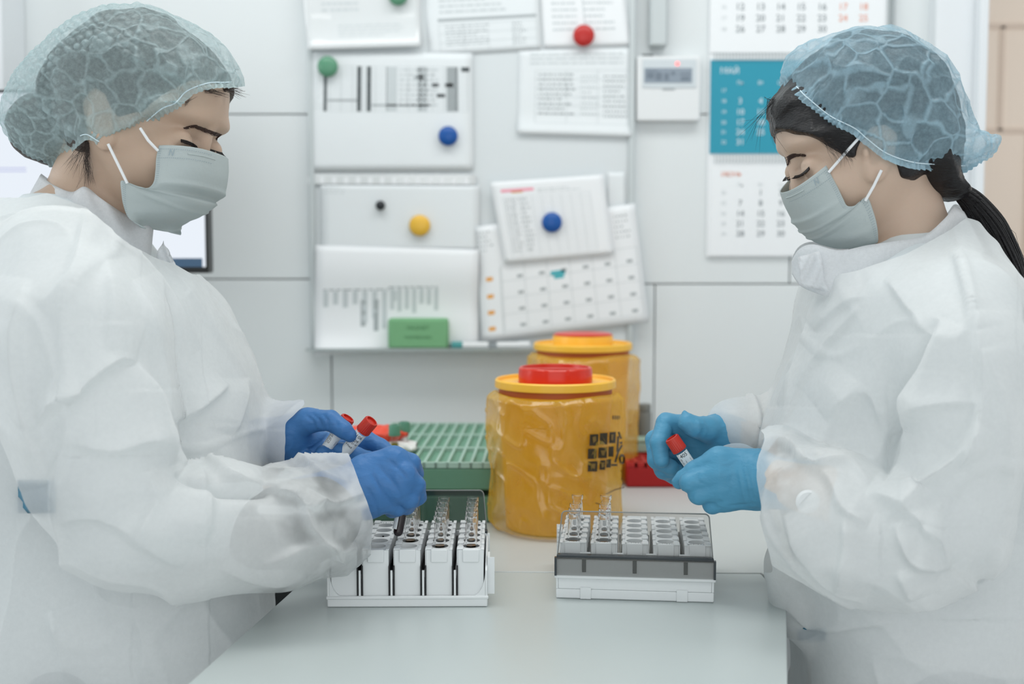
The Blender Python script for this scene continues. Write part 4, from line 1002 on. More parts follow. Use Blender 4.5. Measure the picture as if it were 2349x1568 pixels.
# crumpled orange-red and white wrappers
def wrapper(name, c, rx, ry, rz_, m, label, seed, cat):
    def fn(X, Y, Z):
        P3 = np.stack(np.broadcast_arrays(X, Y, Z), -1); n = ridged(P3 * 55, seed) * .004 + ridged(P3 * 130, seed + 1) * .0015
        return ell(X, Y, Z, c, (rx, ry, rz_)) - n
    V, Q = sdfmesh(fn, (c[0] - rx - .012, c[1] - ry - .012, c[2] - rz_ - .004), (c[0] + rx + .012, c[1] + ry + .012, c[2] + rz_ + .012), .0022)
    V[:, 2] = np.maximum(V[:, 2], zt_g + .0006); o = npobj(name, V, Q, m); return tag(o, label, cat)
M['orfoil'] = mat('orange_foil', rgb(226, 72, 44), 0.35); M['tissue'] = mat('white_tissue', rgb(232, 234, 232), 0.7)
q = P(866, 1012, 1.70); wrapper('tissue', (q[0], 1.70, zt_g + .004), .045, .03, .010, M['tissue'], 'crumpled white tissue under the orange wrapper', 4, 'tissue')
q = P(866, 1000, 1.70); o_ = wrapper('wrapper', (q[0] - .004, 1.702, zt_g + .024), .036, .022, .0095, M['orfoil'], 'crumpled orange-red wrapper between the held tubes and the green-capped tubes', 6, 'wrapper')
# ---------------------------------------------------------------- people: materials
from mathutils.bvhtree import BVHTree
M['skinL'] = mat('skin_warm', rgb(192, 166, 146), 0.5, sss=0.15, var=0.05, vscale=22, bump=0.12, bscale=900)
M['skinR'] = mat('skin_fair', rgb(200, 175, 156), 0.48, sss=0.15, var=0.04, vscale=22, bump=0.12, bscale=900)
def hairmat(name, c1, c2, rough, st=(1, 1, 1)):
    m = mat(name, c1, rough, var=0, bump=0.6, bscale=140, stretch=st); return m
M['hairL'] = mat('dark_brown_hair', rgb(58, 46, 40), 0.45, var=0.3, vscale=120, bump=0.6, bscale=160, stretch=(1, 1, 4))
M['hairR'] = mat('black_hair', rgb(22, 20, 22), 0.38, var=0.3, vscale=160, bump=0.5, bscale=220, stretch=(1, 1, 3))
M['lash'] = mat('lash_black', rgb(26, 22, 22), 0.5, var=0); M['eye'] = mat('dark_eye', rgb(44, 30, 28), 0.2, var=0)
M['brow'] = mat('brow_brown', rgb(64, 46, 40), 0.6, var=0)
M['capL'] = film('bouffant_fabric_pale', rgb(202, 226, 229), 0.58, trl=0.45, gloss=0.05, grough=.4, nscale=240, namp=.10, bump=.5, bscale=90, ridge=.20, rscale=34, attr='dense', attr_amp=-.42)
M['capR'] = film('bouffant_fabric_blue', rgb(186, 222, 238), 0.60, trl=0.45, gloss=0.05, grough=.4, nscale=240, namp=.10, bump=.6, bscale=70, ridge=.30, rscale=30, attr='dense', attr_amp=-.5)
M['gown'] = film('nonwoven_gown', rgb(241, 243, 243), 0.26, trl=0.42, gloss=0.03, grough=.4, nscale=170, namp=.025, bump=.14, bscale=26, attr='dense', attr_amp=-.3)
M['gown2'] = film('nonwoven_collar', rgb(246, 248, 250), 0.14, trl=0.42, gloss=0.03, grough=.4, nscale=300, namp=.06, bump=.2, bscale=60)
M['maskf'] = film('mask_outer', rgb(206, 216, 216), 0.0, trl=0.30, gloss=0.03, nscale=300, namp=.0, bump=.12, bscale=300)
M['maskw'] = mat('mask_edge_white', rgb(222, 230, 234), 0.7, var=0.02, vscale=200); M['maskd'] = mat('mask_stitch', rgb(156, 172, 180), 0.8, var=0)
M['loop'] = mat('ear_loop', rgb(240, 242, 244), 0.7, var=0)
M['glL'] = mat('nitrile_blue', rgb(62, 114, 170), 0.45, var=0.04, vscale=30, bump=0.5, bscale=75, stretch=(1, 1, 2), spec=.4)
M['glR'] = mat('nitrile_light_blue', rgb(80, 148, 182), 0.44, var=0.04, vscale=30, bump=0.5, bscale=75, stretch=(1, 1, 2), spec=.4)
M['scrub'] = mat('pale_scrubs', rgb(226, 232, 234), 0.8, var=0.03); M['scrubb'] = mat('blue_scrub_pocket', rgb(60, 120, 146), 0.8, var=.03); M['sleeved'] = mat('dark_sleeve', rgb(44, 50, 50), 0.85, var=.1)
M['trouser'] = mat('grey_trousers', rgb(150, 160, 166), 0.8, var=.05); M['shoe'] = mat('white_clogs', rgb(210, 212, 212), 0.5)
M['band'] = mat('elastic_white', rgb(214, 232, 240), 0.6, var=0)

def relax_border(V, Q, it=6):
    E = np.concatenate([Q[:, [0, 1]], Q[:, [1, 2]], Q[:, [2, 3]], Q[:, [3, 0]]]); Es = np.sort(E, 1); key = Es[:, 0] * len(V) + Es[:, 1]
    u, c = np.unique(key, return_counts=True); b = u[c == 1]; e = np.stack([b // len(V), b % len(V)], 1); e = np.concatenate([e, e[:, ::-1]]); n = len(V); cnt = np.bincount(e[:, 0], minlength=n); m = cnt > 0; V = V.copy()
    for _ in range(it):
        A = np.stack([np.bincount(e[:, 0], weights=V[e[:, 1], k], minlength=n) / np.maximum(cnt, 1) for k in range(3)], 1); V[m] += .6 * (A[m] - V[m])
    return V

def drop_small(V, Q, nmin, attr=None):
    n = len(V); lab = np.arange(n)
    for _ in range(400):
        m = lab[Q].min(1); new = lab.copy(); np.minimum.at(new, Q.ravel(), np.repeat(m, 4)); new = new[new]
        if (new == lab).all(): break
        lab = new
    c = np.bincount(lab, minlength=n); ok = c[lab] >= nmin; V2, Q2, u = keep(V, Q, ok)
    return (V2, Q2) if attr is None else (V2, Q2, attr[u])

class Head:
    def __init__(s, px, py, Y, tilt, yaw, side, k=1.0):
        """side +1 faces +X, -1 faces -X; k scales metres"""
        s.O = P(px, py, Y); s.k = k; t, y = math.radians(tilt), math.radians(yaw)
        u = np.array([math.cos(y), -math.sin(y), 0]); w = np.array([math.sin(y), math.cos(y), 0]); v = np.array([0, 0, 1.0])
        R = lambda a: np.array([(a[0] * math.cos(t) + a[2] * math.sin(t)) * side, a[1], -a[0] * math.sin(t) + a[2] * math.cos(t)])
        s.A = np.stack([R(u), R(v), R(w)])       # rows: u,v,w axes in world
    def W(s, q): return s.O + (np.asarray(q, float) * s.k) @ s.A
    def Lc(s, X, Y, Z):
        X = X - s.O[0]; Y = Y - s.O[1]; Z = Z - s.O[2]
        return [(X * a[0] + Y * a[1] + Z * a[2]) / s.k for a in s.A]
    def L(s, px, py, w=0.0):
        """local point seen at px on the plane at sideways offset w (m, negative = nearer)"""
        d = ray(px, py); o = np.array([0, 0, CAMZ]); n = s.A[2]; t = ((s.O - o) @ n + w * s.k) / (d @ n)
        q = o + d * t - s.O; return np.array([q @ a for a in s.A]) / s.k
def tabl(pairs, n=500, sm=9):
    p = np.array(sorted(pairs), float) * 0.001; x = np.linspace(p[0, 0], p[-1, 0], n); y = np.interp(x, p[:, 0], p[:, 1])
    k = np.ones(sm * 2 + 1) / (sm * 2 + 1); y2 = np.convolve(np.pad(y, sm * 2, mode='edge'), k, 'same'); y2 = np.convolve(y2, k, 'same')[sm * 2:-sm * 2]
    return lambda q: np.interp(q, x, y2)
H_F = tabl([(97, 0), (92, 25), (84, 45), (72, 66), (58, 82), (42, 92), (26, 96), (15, 96), (7, 93), (-2, 88.5), (-10, 86), (-18, 85.5), (-28, 87), (-43, 89), (-55, 91), (-66, 94), (-76, 91), (-84, 85), (-92, 84), (-100, 80), (-106, 68), (-110, 52), (-114, 40)])
H_B = tabl([(97, -8), (92, -30), (84, -46), (72, -59), (58, -70), (40, -79), (20, -83), (0, -83), (-20, -78), (-36, -68), (-54, -50), (-72, -20), (-92, 4), (-107, 25), (-114, 35)])
H_W = tabl([(97, 12), (92, 34), (84, 48), (74, 60), (60, 69), (44, 74), (20, 76), (0, 74), (-20, 71), (-38, 69), (-56, 64), (-74, 54), (-92, 41), (-104, 30), (-114, 16)])
def head_sdf(u, v, w, ear, ears=True):
    f, b, hw = H_F(v), H_B(v), H_W(v); c = (f + b) / 2; a = (f - b) / 2
    face = np.clip((u - .02) / .07, 0, 1); vv = np.clip((.03 - v) / .05, 0, 1)
    n = 2.3 - .32 * face
    q = (np.abs((u - c) / a) ** n + np.abs(w / hw) ** n + 1e-9) ** (1 / n)
    d = (q - 1) * np.minimum(a, hw) * .9
    d = np.maximum(d, np.maximum(v - .096, -.113 - v) * .9)
    w_ = np.abs(w)
    d = smin(d, ell(u, v, w_, (.073, .006, .025), (.0165, .008, .028)), .014)          # brow ridge
    d = smin(d, ell(u, v, w_, (.066, -.040, .044), (.022, .018, .018)), .018)         # cheekbone
    d = smax(d, -ell(u, v, w_, (.100, -.021, .035), (.0150, .011, .0155)), .010)        # socket
    d = smin(d, ell(u, v, w_, (.0765, -.021, .032), (.0145, .0125, .0150)), .0035)    # lidded eyeball
    d = smin(d, chain(u, v, w, [(.085, .001, 0), (.0875, -.014, 0), (.0885, -.028, 0), (.092, -.046, 0)], [.0065, .0075, .0075, .0085]), .008)   # nose
    d = smin(d, ell(u, v, w_, (.089, -.052, .010), (.010, .007, .007)), .005)
    d = smin(d, ell(u, v, w, (.089, -.076, 0), (.009, .010, .022)), .008)             # lips
    d = smin(d, ell(u, v, w, (.064, -.094, 0), (.016, .011, .020)), .012)             # chin
    if not ears: return d
    eu, ev, ew = ear; ca, sa = math.cos(.2), math.sin(.2)
    x = (u - eu) * ca + (v - ev) * sa; y = -(u - eu) * sa + (v - ev) * ca; z = w_ - ew
    e = ell(x, y, z + .12 * x, (0, 0, .000), (.0165, .0270, .0075)); e = smin(e, ell(x, y, z, (.005, -.022, .000), (.009, .011, .0055)), .006)
    e = smax(e, -ell(x, y, z, (.004, -.002, .009), (.0075, .014, .0095)), .004)
    e = smax(e, -ell(x, y, z, (-.004, .012, .011), (.0095, .008, .006)), .004)
    e = smin(e, ell(x, y, z, (.0125, -.004, .004), (.0035, .006, .0045)), .003)
    return smin(d, e, .004)

def uneven(lo, hi, flo, fhi, hc, hf):
    a = np.arange(lo, flo, hc); b = np.arange(flo, fhi, hf); c = np.arange(fhi, hi + hc, hc); return np.concatenate([a, b, c])
def prof_fn(rows, Yc, half, cut=None):
    """torso from side outline rows (py, back px, front px) at depth Yc and half-depth rows (py, m)"""
    z = np.array([P(1174, r[0], Yc)[2] for r in rows]); f = np.array([P(r[2], r[0], Yc)[0] for r in rows]); b = np.array([P(r[1], r[0], Yc)[0] for r in rows])
    o = np.argsort(z); z, f, b = z[o], f[o], b[o]; hz = np.array([P(1174, r[0], Yc)[2] for r in half]); hh = np.array([r[1] for r in half]); o2 = np.argsort(hz); hz, hh = hz[o2], hh[o2]
    zz = np.linspace(z[0] - .5, z[-1] + .05, 1200); k = np.ones(31) / 31
    sm = lambda y: np.convolve(np.pad(y, 15, mode='edge'), k, 'valid')
    F_, B_, H_ = sm(np.interp(zz, z, f)), sm(np.interp(zz, z, b)), sm(np.interp(zz, hz, hh))
    ztop, zbot = z[-1], z[0]
    def fn(X, Y, Z, shrink=0.0, n=2.5, yc=Yc):
        f_, b_, h_ = np.interp(Z, zz, F_), np.interp(Z, zz, B_), np.interp(Z, zz, H_); c = (f_ + b_) / 2; a = np.abs(f_ - b_) / 2 - shrink; h2 = h_ - shrink
        q = (np.abs((X - c) / a) ** n + np.abs((Y - yc) / h2) ** n + 1e-9) ** (1 / n)
        d = (q - 1) * np.minimum(a, h2) * .85
        return np.maximum(d, np.maximum(Z - (ztop - shrink * .5), (zbot + shrink * .5) - Z))
    return fn
def pts3(L): return [P(a[0], a[1], a[2]) for a in L]
def bvh_of(V, Q): return BVHTree.FromPolygons([tuple(v) for v in V], [tuple(map(int, q)) for q in Q])
def hit(bvh, px, py, lift=0.0):
    d = Vector(ray(px, py)).normalized(); h = bvh.ray_cast(Vector((0, 0, CAMZ)), d)
    return None if h[0] is None else np.array(h[0] - d * lift)
def fan_hair(mb, a, b, n, spread, rad, bend, rng, taper=True):
    for _ in range(n):
        s = np.array([rng.gauss(0, 1) for _ in range(3)]) * spread; e = np.array([rng.gauss(0, 1) for _ in range(3)]) * spread
        p0 = a + s * .6; p3 = b + e * 1.6; mid = (p0 + p3) / 2 + bend * rng.uniform(.3, 1.2) + np.array([rng.gauss(0, 1) for _ in range(3)]) * spread * .5
        mb.tube([p0, (p0 + 2 * mid) / 3 * 1.0 if False else p0 * .45 + mid * .55, mid, mid * .5 + p3 * .5, p3], [rad, rad, rad * .9, rad * .7, rad * .25], 4, cap=False)

def make_person(cfg):
    side = cfg['side']; hd = cfg['head']; Yc = cfg['Y']
    root = empty('person', (P(cfg['cx'], 900, Yc)[0], Yc, 0), label=cfg['label'], cat='person')
    torso = prof_fn(cfg['torso'], Yc, cfg['half'])
    near, far = pts3(cfg['near']), pts3(cfg['far'])          # arm joints shoulder, elbow, wrist
    # ---- body
    ear = cfg['ear']; neck = pts3(cfg['neck']); nr = cfg['neckr']
    lo = hd.W((0, 0, 0)) - .16; hi = hd.W((0, 0, 0)) + .165
    allp = np.array(near + far)
    x0 = min(allp[:, 0].min() - .06, P(cfg['torso'][6][1] if side > 0 else cfg['torso'][6][2], 900, Yc)[0] - .02); x1 = max(allp[:, 0].max() + .06, P(cfg['torso'][6][2] if side > 0 else cfg['torso'][6][1], 900, Yc)[0] + .03)
    xs = uneven(x0, x1, lo[0], hi[0], .011, .0023); ys = uneven(Yc - .27, Yc + .27, lo[1], hi[1], .011, .0023); zs = uneven(-.03, hi[2] + .01, lo[2], hi[2], .013, .0023)
    hipx = P(cfg['cx'], 1500, Yc)[0]
    def body(X, Y, Z):
        X = X.astype(np.float64); Y = Y.astype(np.float64); Z = Z.astype(np.float64)
        u, v, w = hd.Lc(X, Y, Z)
        d = head_sdf(u, v, w, ear) * hd.k
        n_ = chain(X, Y, Z, neck, nr); d = smin(d, n_, .016)
        t = torso(X, Y, Z, .035); d = smin(d, t, .03)
        for arm in (near, far):
            d = smin(d, chain(X, Y, Z, arm, [.046, .037, .024]), .02)
            if arm is near: pass
        for s in (-1, 1):
            d = smin(d, chain(X, Y, Z, [(hipx, Yc + s * .085, .80), (hipx, Yc + s * .09, .45), (hipx - side * .01, Yc + s * .09, .09)], [.085, .055, .038]), .03)
            d = smin(d, ell(X, Y, Z, (hipx + side * .05, Yc + s * .09, .035), (.12, .042, .035)), .02)
        return d
    V, Q = sdfmesh(body, None, None, None, (xs, ys, zs)); V = relax(V, Q, 1, .4)
    N_ = vnormals(V, Q); V = crease(V, N_, cfg.get('skin_lines', []))
    bvh = bvh_of(V, Q); npobj('body', V, Q, M[cfg['skin']], root)
    # ---- scrubs and trousers
    hS = .007
    allx = [r[1] for r in cfg['torso']] + [r[2] for r in cfg['torso']]
    tx0, tx1 = P(min(allx), 900, Yc)[0], P(max(allx), 900, Yc)[0]
    an = [near[0], near[1], near[1] * .45 + near[2] * .55]; af = [far[0], far[1], far[1] * .45 + far[2] * .55]
    V2, Q2 = sdfmesh(lambda X, Y, Z: smin(torso(X, Y, Z, .022), np.minimum(chain(X, Y, Z, an, [.052, .043, .036]), chain(X, Y, Z, af, [.052, .043, .036])), .02), (min(tx0, an[2][0] - .05), Yc - .24, P(0, cfg['torso'][-1][0], Yc)[2] + .01), (max(tx1, an[2][0] + .05), Yc + .24, P(0, cfg['torso'][0][0], Yc)[2]), hS)
    npobj('scrub_top', V2, Q2, M['scrub'], root)
    tr = lambda X, Y, Z: np.minimum(chain(X, Y, Z, [(hipx, Yc - .075, .86), (hipx, Yc - .09, .45), (hipx - side * .01, Yc - .09, .07)], [.078, .065, .055]), chain(X, Y, Z, [(hipx, Yc + .075, .86), (hipx, Yc + .09, .45), (hipx - side * .01, Yc + .09, .07)], [.078, .065, .055]))
    V2, Q2 = sdfmesh(lambda X, Y, Z: np.maximum(tr(X, Y, Z), .06 - Z), (hipx - .14, Yc - .22, .03), (hipx + .14, Yc + .22, .98), .012); npobj('trousers', V2, Q2, M['trouser'], root)
    for s in (-1, 1):
        V2, Q2 = sdfmesh(lambda X, Y, Z: np.maximum(ell(X, Y, Z, (hipx + side * .05, Yc + s * .09, .035), (.132, .048, .043)), .001 - Z), (hipx - .12, Yc + s * .09 - .06, -.01), (hipx + .2, Yc + s * .09 + .06, .09), .006); npobj('shoe', V2, Q2, M['shoe'], root)
    # ---- gown
    sn, sf = pts3(cfg['sleeve_near']), pts3(cfg['sleeve_far']); rn, rf = cfg['rn'], cfg['rf']
    def gown(X, Y, Z):
        X = X.astype(np.float64); Y = Y.astype(np.float64); Z = Z.astype(np.float64)
        d = torso(X, Y, Z); kz = np.clip((Z - (sn[0][2] - .20)) / .16, 0, 1) * .024 + .005; d = smin(d, chain(X, Y, Z, sn, rn, .008), kz); d = smin(d, chain(X, Y, Z, sf, rf, None), kz)
        if 'belly' in cfg: d = smin(d, chain(X, Y, Z, pts3(cfg['belly'][0]), cfg['belly'][1]), .02)
        return d
    gp = np.array(sn + sf); rmx = max(rn)
    zt1 = P(0, cfg['torso'][0][0], Yc)[2]; zb1 = P(0, cfg['torso'][-1][0], Yc)[2]
    V, Q = sdfmesh(gown, (min(tx0, gp[:, 0].min() - rmx), Yc - .26, zb1), (max(tx1, gp[:, 0].max() + rmx), Yc + .25, max(zt1, gp[:, 2].max() + .07)), .0042)
    V = relax(V, Q, 2, .5); V, Q = subdivide(V, Q); N_ = vnormals(V, Q)
    # drape folds: long soft vertical ones on the trunk, tighter rings on the sleeves
    dn = np.full(len(V), 9.0); arcp = np.zeros(len(V))
    for ch_, rr in ((sn, rn), (sf, rf)):
        a0 = 0
        for i in range(len(ch_) - 1):
            a, b = ch_[i], ch_[i + 1]; e = b - a; L_ = np.linalg.norm(e); t = np.clip(((V - a) @ e) / L_ ** 2, 0, 1); q = V - a - t[:, None] * e; dd = np.linalg.norm(q, axis=1) - (rr[i] + t * (rr[i + 1] - rr[i])); m = dd < dn
            dn = np.where(m, dd, dn); arcp = np.where(m, a0 + t * L_, arcp); a0 += L_
    ws = np.clip(1 - np.abs(dn) / .02, 0, 1)
    sd = cfg['seed']; w1 = fbm(V * 5, 2, sd)[:, None] * .12
    FA = cfg.get('fold', .9)
    trunk = ridged(np.stack([V[:, 0] * 9, V[:, 1] * 9, V[:, 2] * 1.8], 1) + w1 * 7, sd + 1) ** 2 * .006 + ridged(V * np.array([18, 18, 5]) + w1 * 8, sd + 2) ** 3 * .0016
    slv = ridged(np.stack([V[:, 0] * 8 - V[:, 2] * 3, V[:, 1] * 6, V[:, 2] * 6 + V[:, 0] * 2], 1) + w1 * 6, sd + 3) ** 2 * .006 + ridged(np.stack([V[:, 0] * 15 + V[:, 2] * 9, V[:, 1] * 8, V[:, 2] * 7 - V[:, 0] * 9], 1) + w1 * 8, sd + 4) ** 3 * .0026
    net = ridged(np.stack([V[:, 0] * 6, V[:, 1] * 6, V[:, 2] * 3.6], 1) + w1 * 11, sd + 7) ** 14 * .0032 + ridged(np.stack([V[:, 0] * 11 + V[:, 2] * 4, V[:, 1] * 9, V[:, 2] * 8 - V[:, 0] * 3], 1) + w1 * 13, sd + 8) ** 12 * .0022
    trunk = trunk + net * 1.5; slv = slv + net * 2.2
    disp = (trunk * (1 - ws) + slv * ws) * FA - .004
    V = V + N_ * disp[:, None]; V = relax(V, Q, 1, .5); N_ = vnormals(V, Q)
    V = crease(V, N_, [(f[0], f[1] * 2.1, f[2] * .85) + tuple(f[3:]) for f in cfg['folds']])
    p2 = proj(V); m = np.ones(len(V), bool)
    for fn in cfg['cuts']: m &= ~fn(p2, V)
    m &= V[:, 2] > zb1 + .006
    V, Q, _ = keep(V, Q, m); V = relax_border(V, Q, 8)
    V, Q = drop_small(V, Q, 3000)
    dense = fbm(V * 30, 2, 3) * .3 + .1
    if 'thin' in cfg:
        dd = chain(V[:, 0], V[:, 1], V[:, 2], pts3(cfg['thin'][0]), cfg['thin'][1]); nz = np.clip((fbm(V * 38, 3, 6) - .30) * 4, .15, 1); dense = dense - np.clip((1 - dd / .020) * 2.2, 0, 1) * cfg['thin'][2] * nz
        if len(cfg['thin']) > 3:
            pp_ = proj(V); bd, *_ = seg_dist(pp_, smooth_poly(cfg['thin'][3], 4, False)); dense = dense + np.exp(-(bd / 11) ** 2) * cfg['thin'][2] * .8
    g = npobj('isolation_gown', V, Q, M['gown'], root, attr={'dense': dense})
    gb = bvh_of(V, Q)
    # ---- collar band(s)
    for (top, bot, hw, fold) in cfg['collars']:
        n = 40; G = []
        tp = smooth_poly(top, 8, False); bt_ = smooth_poly(bot, 8, False)
        rs = lambda p, t: np.array([np.interp(t, np.linspace(0, 1, len(p)), p[:, k]) for k in (0, 1)])
        for j in range(9):
            s_ = j / 8; row = []
            for i in range(n + 1):
                t = i / n; q = rs(bt_, t) * (1 - s_) + rs(tp, t) * s_
                row.append(P(q[0], q[1], Yc - hw * (1 - .06 * s_) * max(0, math.sin(math.pi * t)) ** .45 - .003 * math.sin(t * 26 + s_ * 2) * s_))
            for i in range(n - 1, 0, -1):
                t = i / n; q = rs(bt_, t) * (1 - s_) + rs(tp, t) * s_
                row.append(P(q[0], q[1] - 6, Yc + hw * max(0, math.sin(math.pi * t)) ** .45 + .004 * math.sin(t * 22)))
            G.append(row)
        c_ = MB().grid(G, close=True).build('collar', M['gown2'], g, smooth=180, solid=.0004); c_['label'] = 'soft stand-up collar of the gown'
    for fl in cfg.get('flaps', []):
        q = [P(*a) for a in fl]; n = 8
        G = [[(q[0] * (1 - i / n) + q[1] * i / n) * (1 - j / n) + (q[3] * (1 - i / n) + q[2] * i / n) * j / n + np.array([0, .003 * math.sin(i * 1.1 + j), 0]) for i in range(n + 1)] for j in range(n + 1)]
        MB().grid(G).build('lapel_flap', M['gown2'], g, smooth=180, solid=.0004)
    # ---- hair under the cap
    def loc_poly(px, w): return smooth_poly([hd.L(a, b, w)[:2] for a, b in px], 5)
    cx, cy_ = hd.L(*cfg['capc'])[:2]
    def local_solid(polys, name, m, h=.0026, skull=0, pw=2.0, smask=None):
        pp = [(loc_poly(p, w), Hh, R) for p, w, Hh, R in polys]
        al = np.concatenate([p for p, _, _ in pp]); lo_, hi_ = al.min(0) - .008, al.max(0) + .008; HH = max(a[1] for a in pp)
        def fn(U, Wd, Vv):   # axes order u, w, v for inflate
            d = None
            for p, Hh, R in pp:
                q = inflate(U, Wd, Vv, p, 0, Hh, R, pw); d = q if d is None else smin(d, q, .012)
            if skull:
                U_, W_, V_ = np.broadcast_arrays(U.astype(np.float64), Wd.astype(np.float64), Vv.astype(np.float64))
                q = head_sdf(U_, V_, W_, (0, 0, 0.0), False) - skull
                if skull > .01: q = np.minimum(q, head_sdf(U_, V_, W_, ear, True) - .0165)
                p2d = poly_sd(U[:, 0, 0][:, None], Vv[0, 0, :][None, :], smask if smask is not None else pp[0][0])[:, None, :]
                d = smin(smax(q, p2d, .004), d, .005)
            return d
        V, Q = sdfmesh(fn, (lo_[0], -HH - .006, lo_[1]), (hi_[0], HH + .006, hi_[1]), h)
        V = relax(V, Q, 3, .5); return V, Q
    def finish(name, V, Q, m, parent=root, attr=None, solid=0):
        Vw = hd.W(V[:, [0, 2, 1]])
        Q = Q if side > 0 else Q[:, ::-1]
        # (u,w,v) -> world flips handedness once more
        Q = Q
        return npobj(name, Vw, Q, m, parent, attr, solid), Vw, Q
    V, Q = local_solid(cfg['hair'], 'hair', None, skull=.0045, smask=np.array([hd.L(a, b, -.06)[:2] for a, b in cfg['hairmask']]) if 'hairlocal' not in cfg else np.array(cfg['hairlocal']))
    N_ = vnormals(V, Q); V = V + N_ * ((ridged(V * np.array([30, 60, 60]), 5) ** 2 - .5) * .003)[:, None]
    hair, HV, HQ = finish('hair', V, Q, M[cfg['hairm']]); hb = bvh_of(HV, HQ)
    # ---- cap
    V, Q = local_solid(cfg['cap'], 'cap', None, skull=.009); V, Q = subdivide(V, Q); N_ = vnormals(V, Q)
    brim = smooth_poly(cfg['brim'], 6, False); Vn = V[:, [0, 2, 1]].copy(); Vn[:, 2] = -np.abs(Vn[:, 2]); sc_ = FPX / Yc
    d, arc, sd_, tot = seg_dist(proj(hd.W(Vn)), brim); d = d / sc_; arc = arc / sc_
    below = sd_ * side < 0
    d2_, _, sd2_, _ = seg_dist(proj(hd.W(V[:, [0, 2, 1]])), brim); below2 = (sd2_ * side < 0) & (V[:, 1] > 0)
    s_in = np.where(below, -d, d); s_in = np.where(below2, np.minimum(s_in, -d2_ / sc_), s_in)
    edge = np.exp(-np.clip(s_in, 0, 1) / .018)
    pl = np.sin(arc * 2 * np.pi / .0058 + 2.0 * vnoise(np.stack([arc * 60, V[:, 1] * 30, arc * 0], 1), 2))
    big = ridged(V * 24 + fbm(V * 20, 2, 8)[:, None] * .9, 11) ** 2 * .0045 + ridged(V * 48 + fbm(V * 30, 2, 8)[:, None] * 1.2, 12) ** 2.5 * .0035
    if cfg.get('cells'):
        a_ = math.radians(cfg['cells'][0]); uu = V[:, 0] * math.cos(a_) + V[:, 2] * math.sin(a_); vv_ = -V[:, 0] * math.sin(a_) + V[:, 2] * math.cos(a_)
        cw = np.clip((cfg['cells'][1] - V[:, 0] + V[:, 2] * .6) / .05, 0, 1) * np.clip(s_in / .05, 0, 1)
        row_ = np.floor(vv_ / .008); jt = vnoise(V * 70, 9) * .7; cell = np.abs(np.sin(np.pi * (uu / .0105 + .5 * (row_ % 2) + jt))) ** .7 * np.abs(np.sin(np.pi * (vv_ / .008))) ** .7 * (.4 + .8 * vnoise(V * 55, 10))
        big = big * (1 - .7 * cw) + cell * .0024 * cw
    disp = big * (1 - .6 * edge) - .003 + pl * .0016 * edge - .0028 * np.exp(-((s_in - .009) / .0045) ** 2) + .002 * np.exp(-np.clip(s_in, 0, 1) / .004)
    V = V + N_ * disp[:, None]
    dn_ = np.clip(edge * .65, 0, 1) + np.clip(ridged(V * 24 + fbm(V * 20, 2, 8)[:, None] * .9, 11) - .86, 0, 1) * 3 * .4
    if cfg.get('cells'): dn_ = dn_ + cw * (cell > .55) * .25
    V, Q, u_ = keep(V, Q, s_in > 0); dn_ = dn_[u_]; V = relax_border(V, Q, 2)
    V, Q, dn_ = drop_small(V, Q, 2000, dn_)
    cap, CV, CQ = finish('bouffant_cap', V, Q, M[cfg['capm']], attr={'dense': dn_}); cb = bvh_of(CV, CQ)
    el = MB()
    lines = smooth_poly(cfg['brim'], 10, False); lines = lines[int(len(lines) * cfg['band'][0]):int(len(lines) * cfg['band'][1])]; pts = []
    up = np.array(cfg['brim_in'])
    for q in lines:
        h_ = hit(cb, q[0] + up[0], q[1] + up[1], .0006)
        if h_ is not None and (not pts or np.linalg.norm(h_ - pts[-1]) < .03): pts.append(h_)
    if len(pts) > 3: el.tube(pts, .0006, 6).build('elastic_band', M['band'], cap, smooth=60)
    # ---- face: brows, lashes, eyes
    rng = random.Random(4)
    def both(ps):
        out = [ps]; q = [np.array(hd.Lc(*p)) * np.array([1, 1, -1]) for p in ps]; out.append([hd.W(x) for x in q]); return out
    bm = MB()
    bl = smooth_poly([b[:2] for b in cfg['brow']], 12, False); bw = np.interp(np.linspace(0, 1, len(bl)), np.linspace(0, 1, len(cfg['brow'])), [b[2] for b in cfg['brow']])
    for _ in range(240):
        i = rng.randrange(len(bl) - 1); t = bl[i + 1] - bl[i]; t = t / np.linalg.norm(t); n_ = np.array([-t[1], t[0]]); q = bl[i] + n_ * rng.uniform(-1, 1) * bw[i] * .8
        dr = -t * rng.uniform(6, 10) + n_ * rng.uniform(-4, 1) * cfg.get('browup', 1)
        a, b = hit(bvh, *q, .0004), hit(bvh, *(q + dr), .0012)
        if a is None or b is None or np.linalg.norm(a - b) > .02: continue
        for ps in both([a, (a + b) / 2, b]): bm.tube(ps, [.00028, .00022, .00008], 4, cap=False)
    bm.build('eyebrows', M['brow'], root, smooth=60)
    em = MB()
    q = cfg['eye']; top = smooth_poly(q[0], 6, False); bo = smooth_poly(q[1], 6, False); G = []
    for s_ in (0, .33, .66, 1):
        row = [hit(bvh, *(top[i] * (1 - s_) + bo[i] * s_), .0005) for i in range(len(top))]; G.append(row)
    if all(x is not None for r_ in G for x in r_):
        for k_ in range(2): em.grid([both(r_)[k_] for r_ in G])
        em.build('eyes', M['eye'], root, smooth=60)
    lm = MB(); n = len(top)
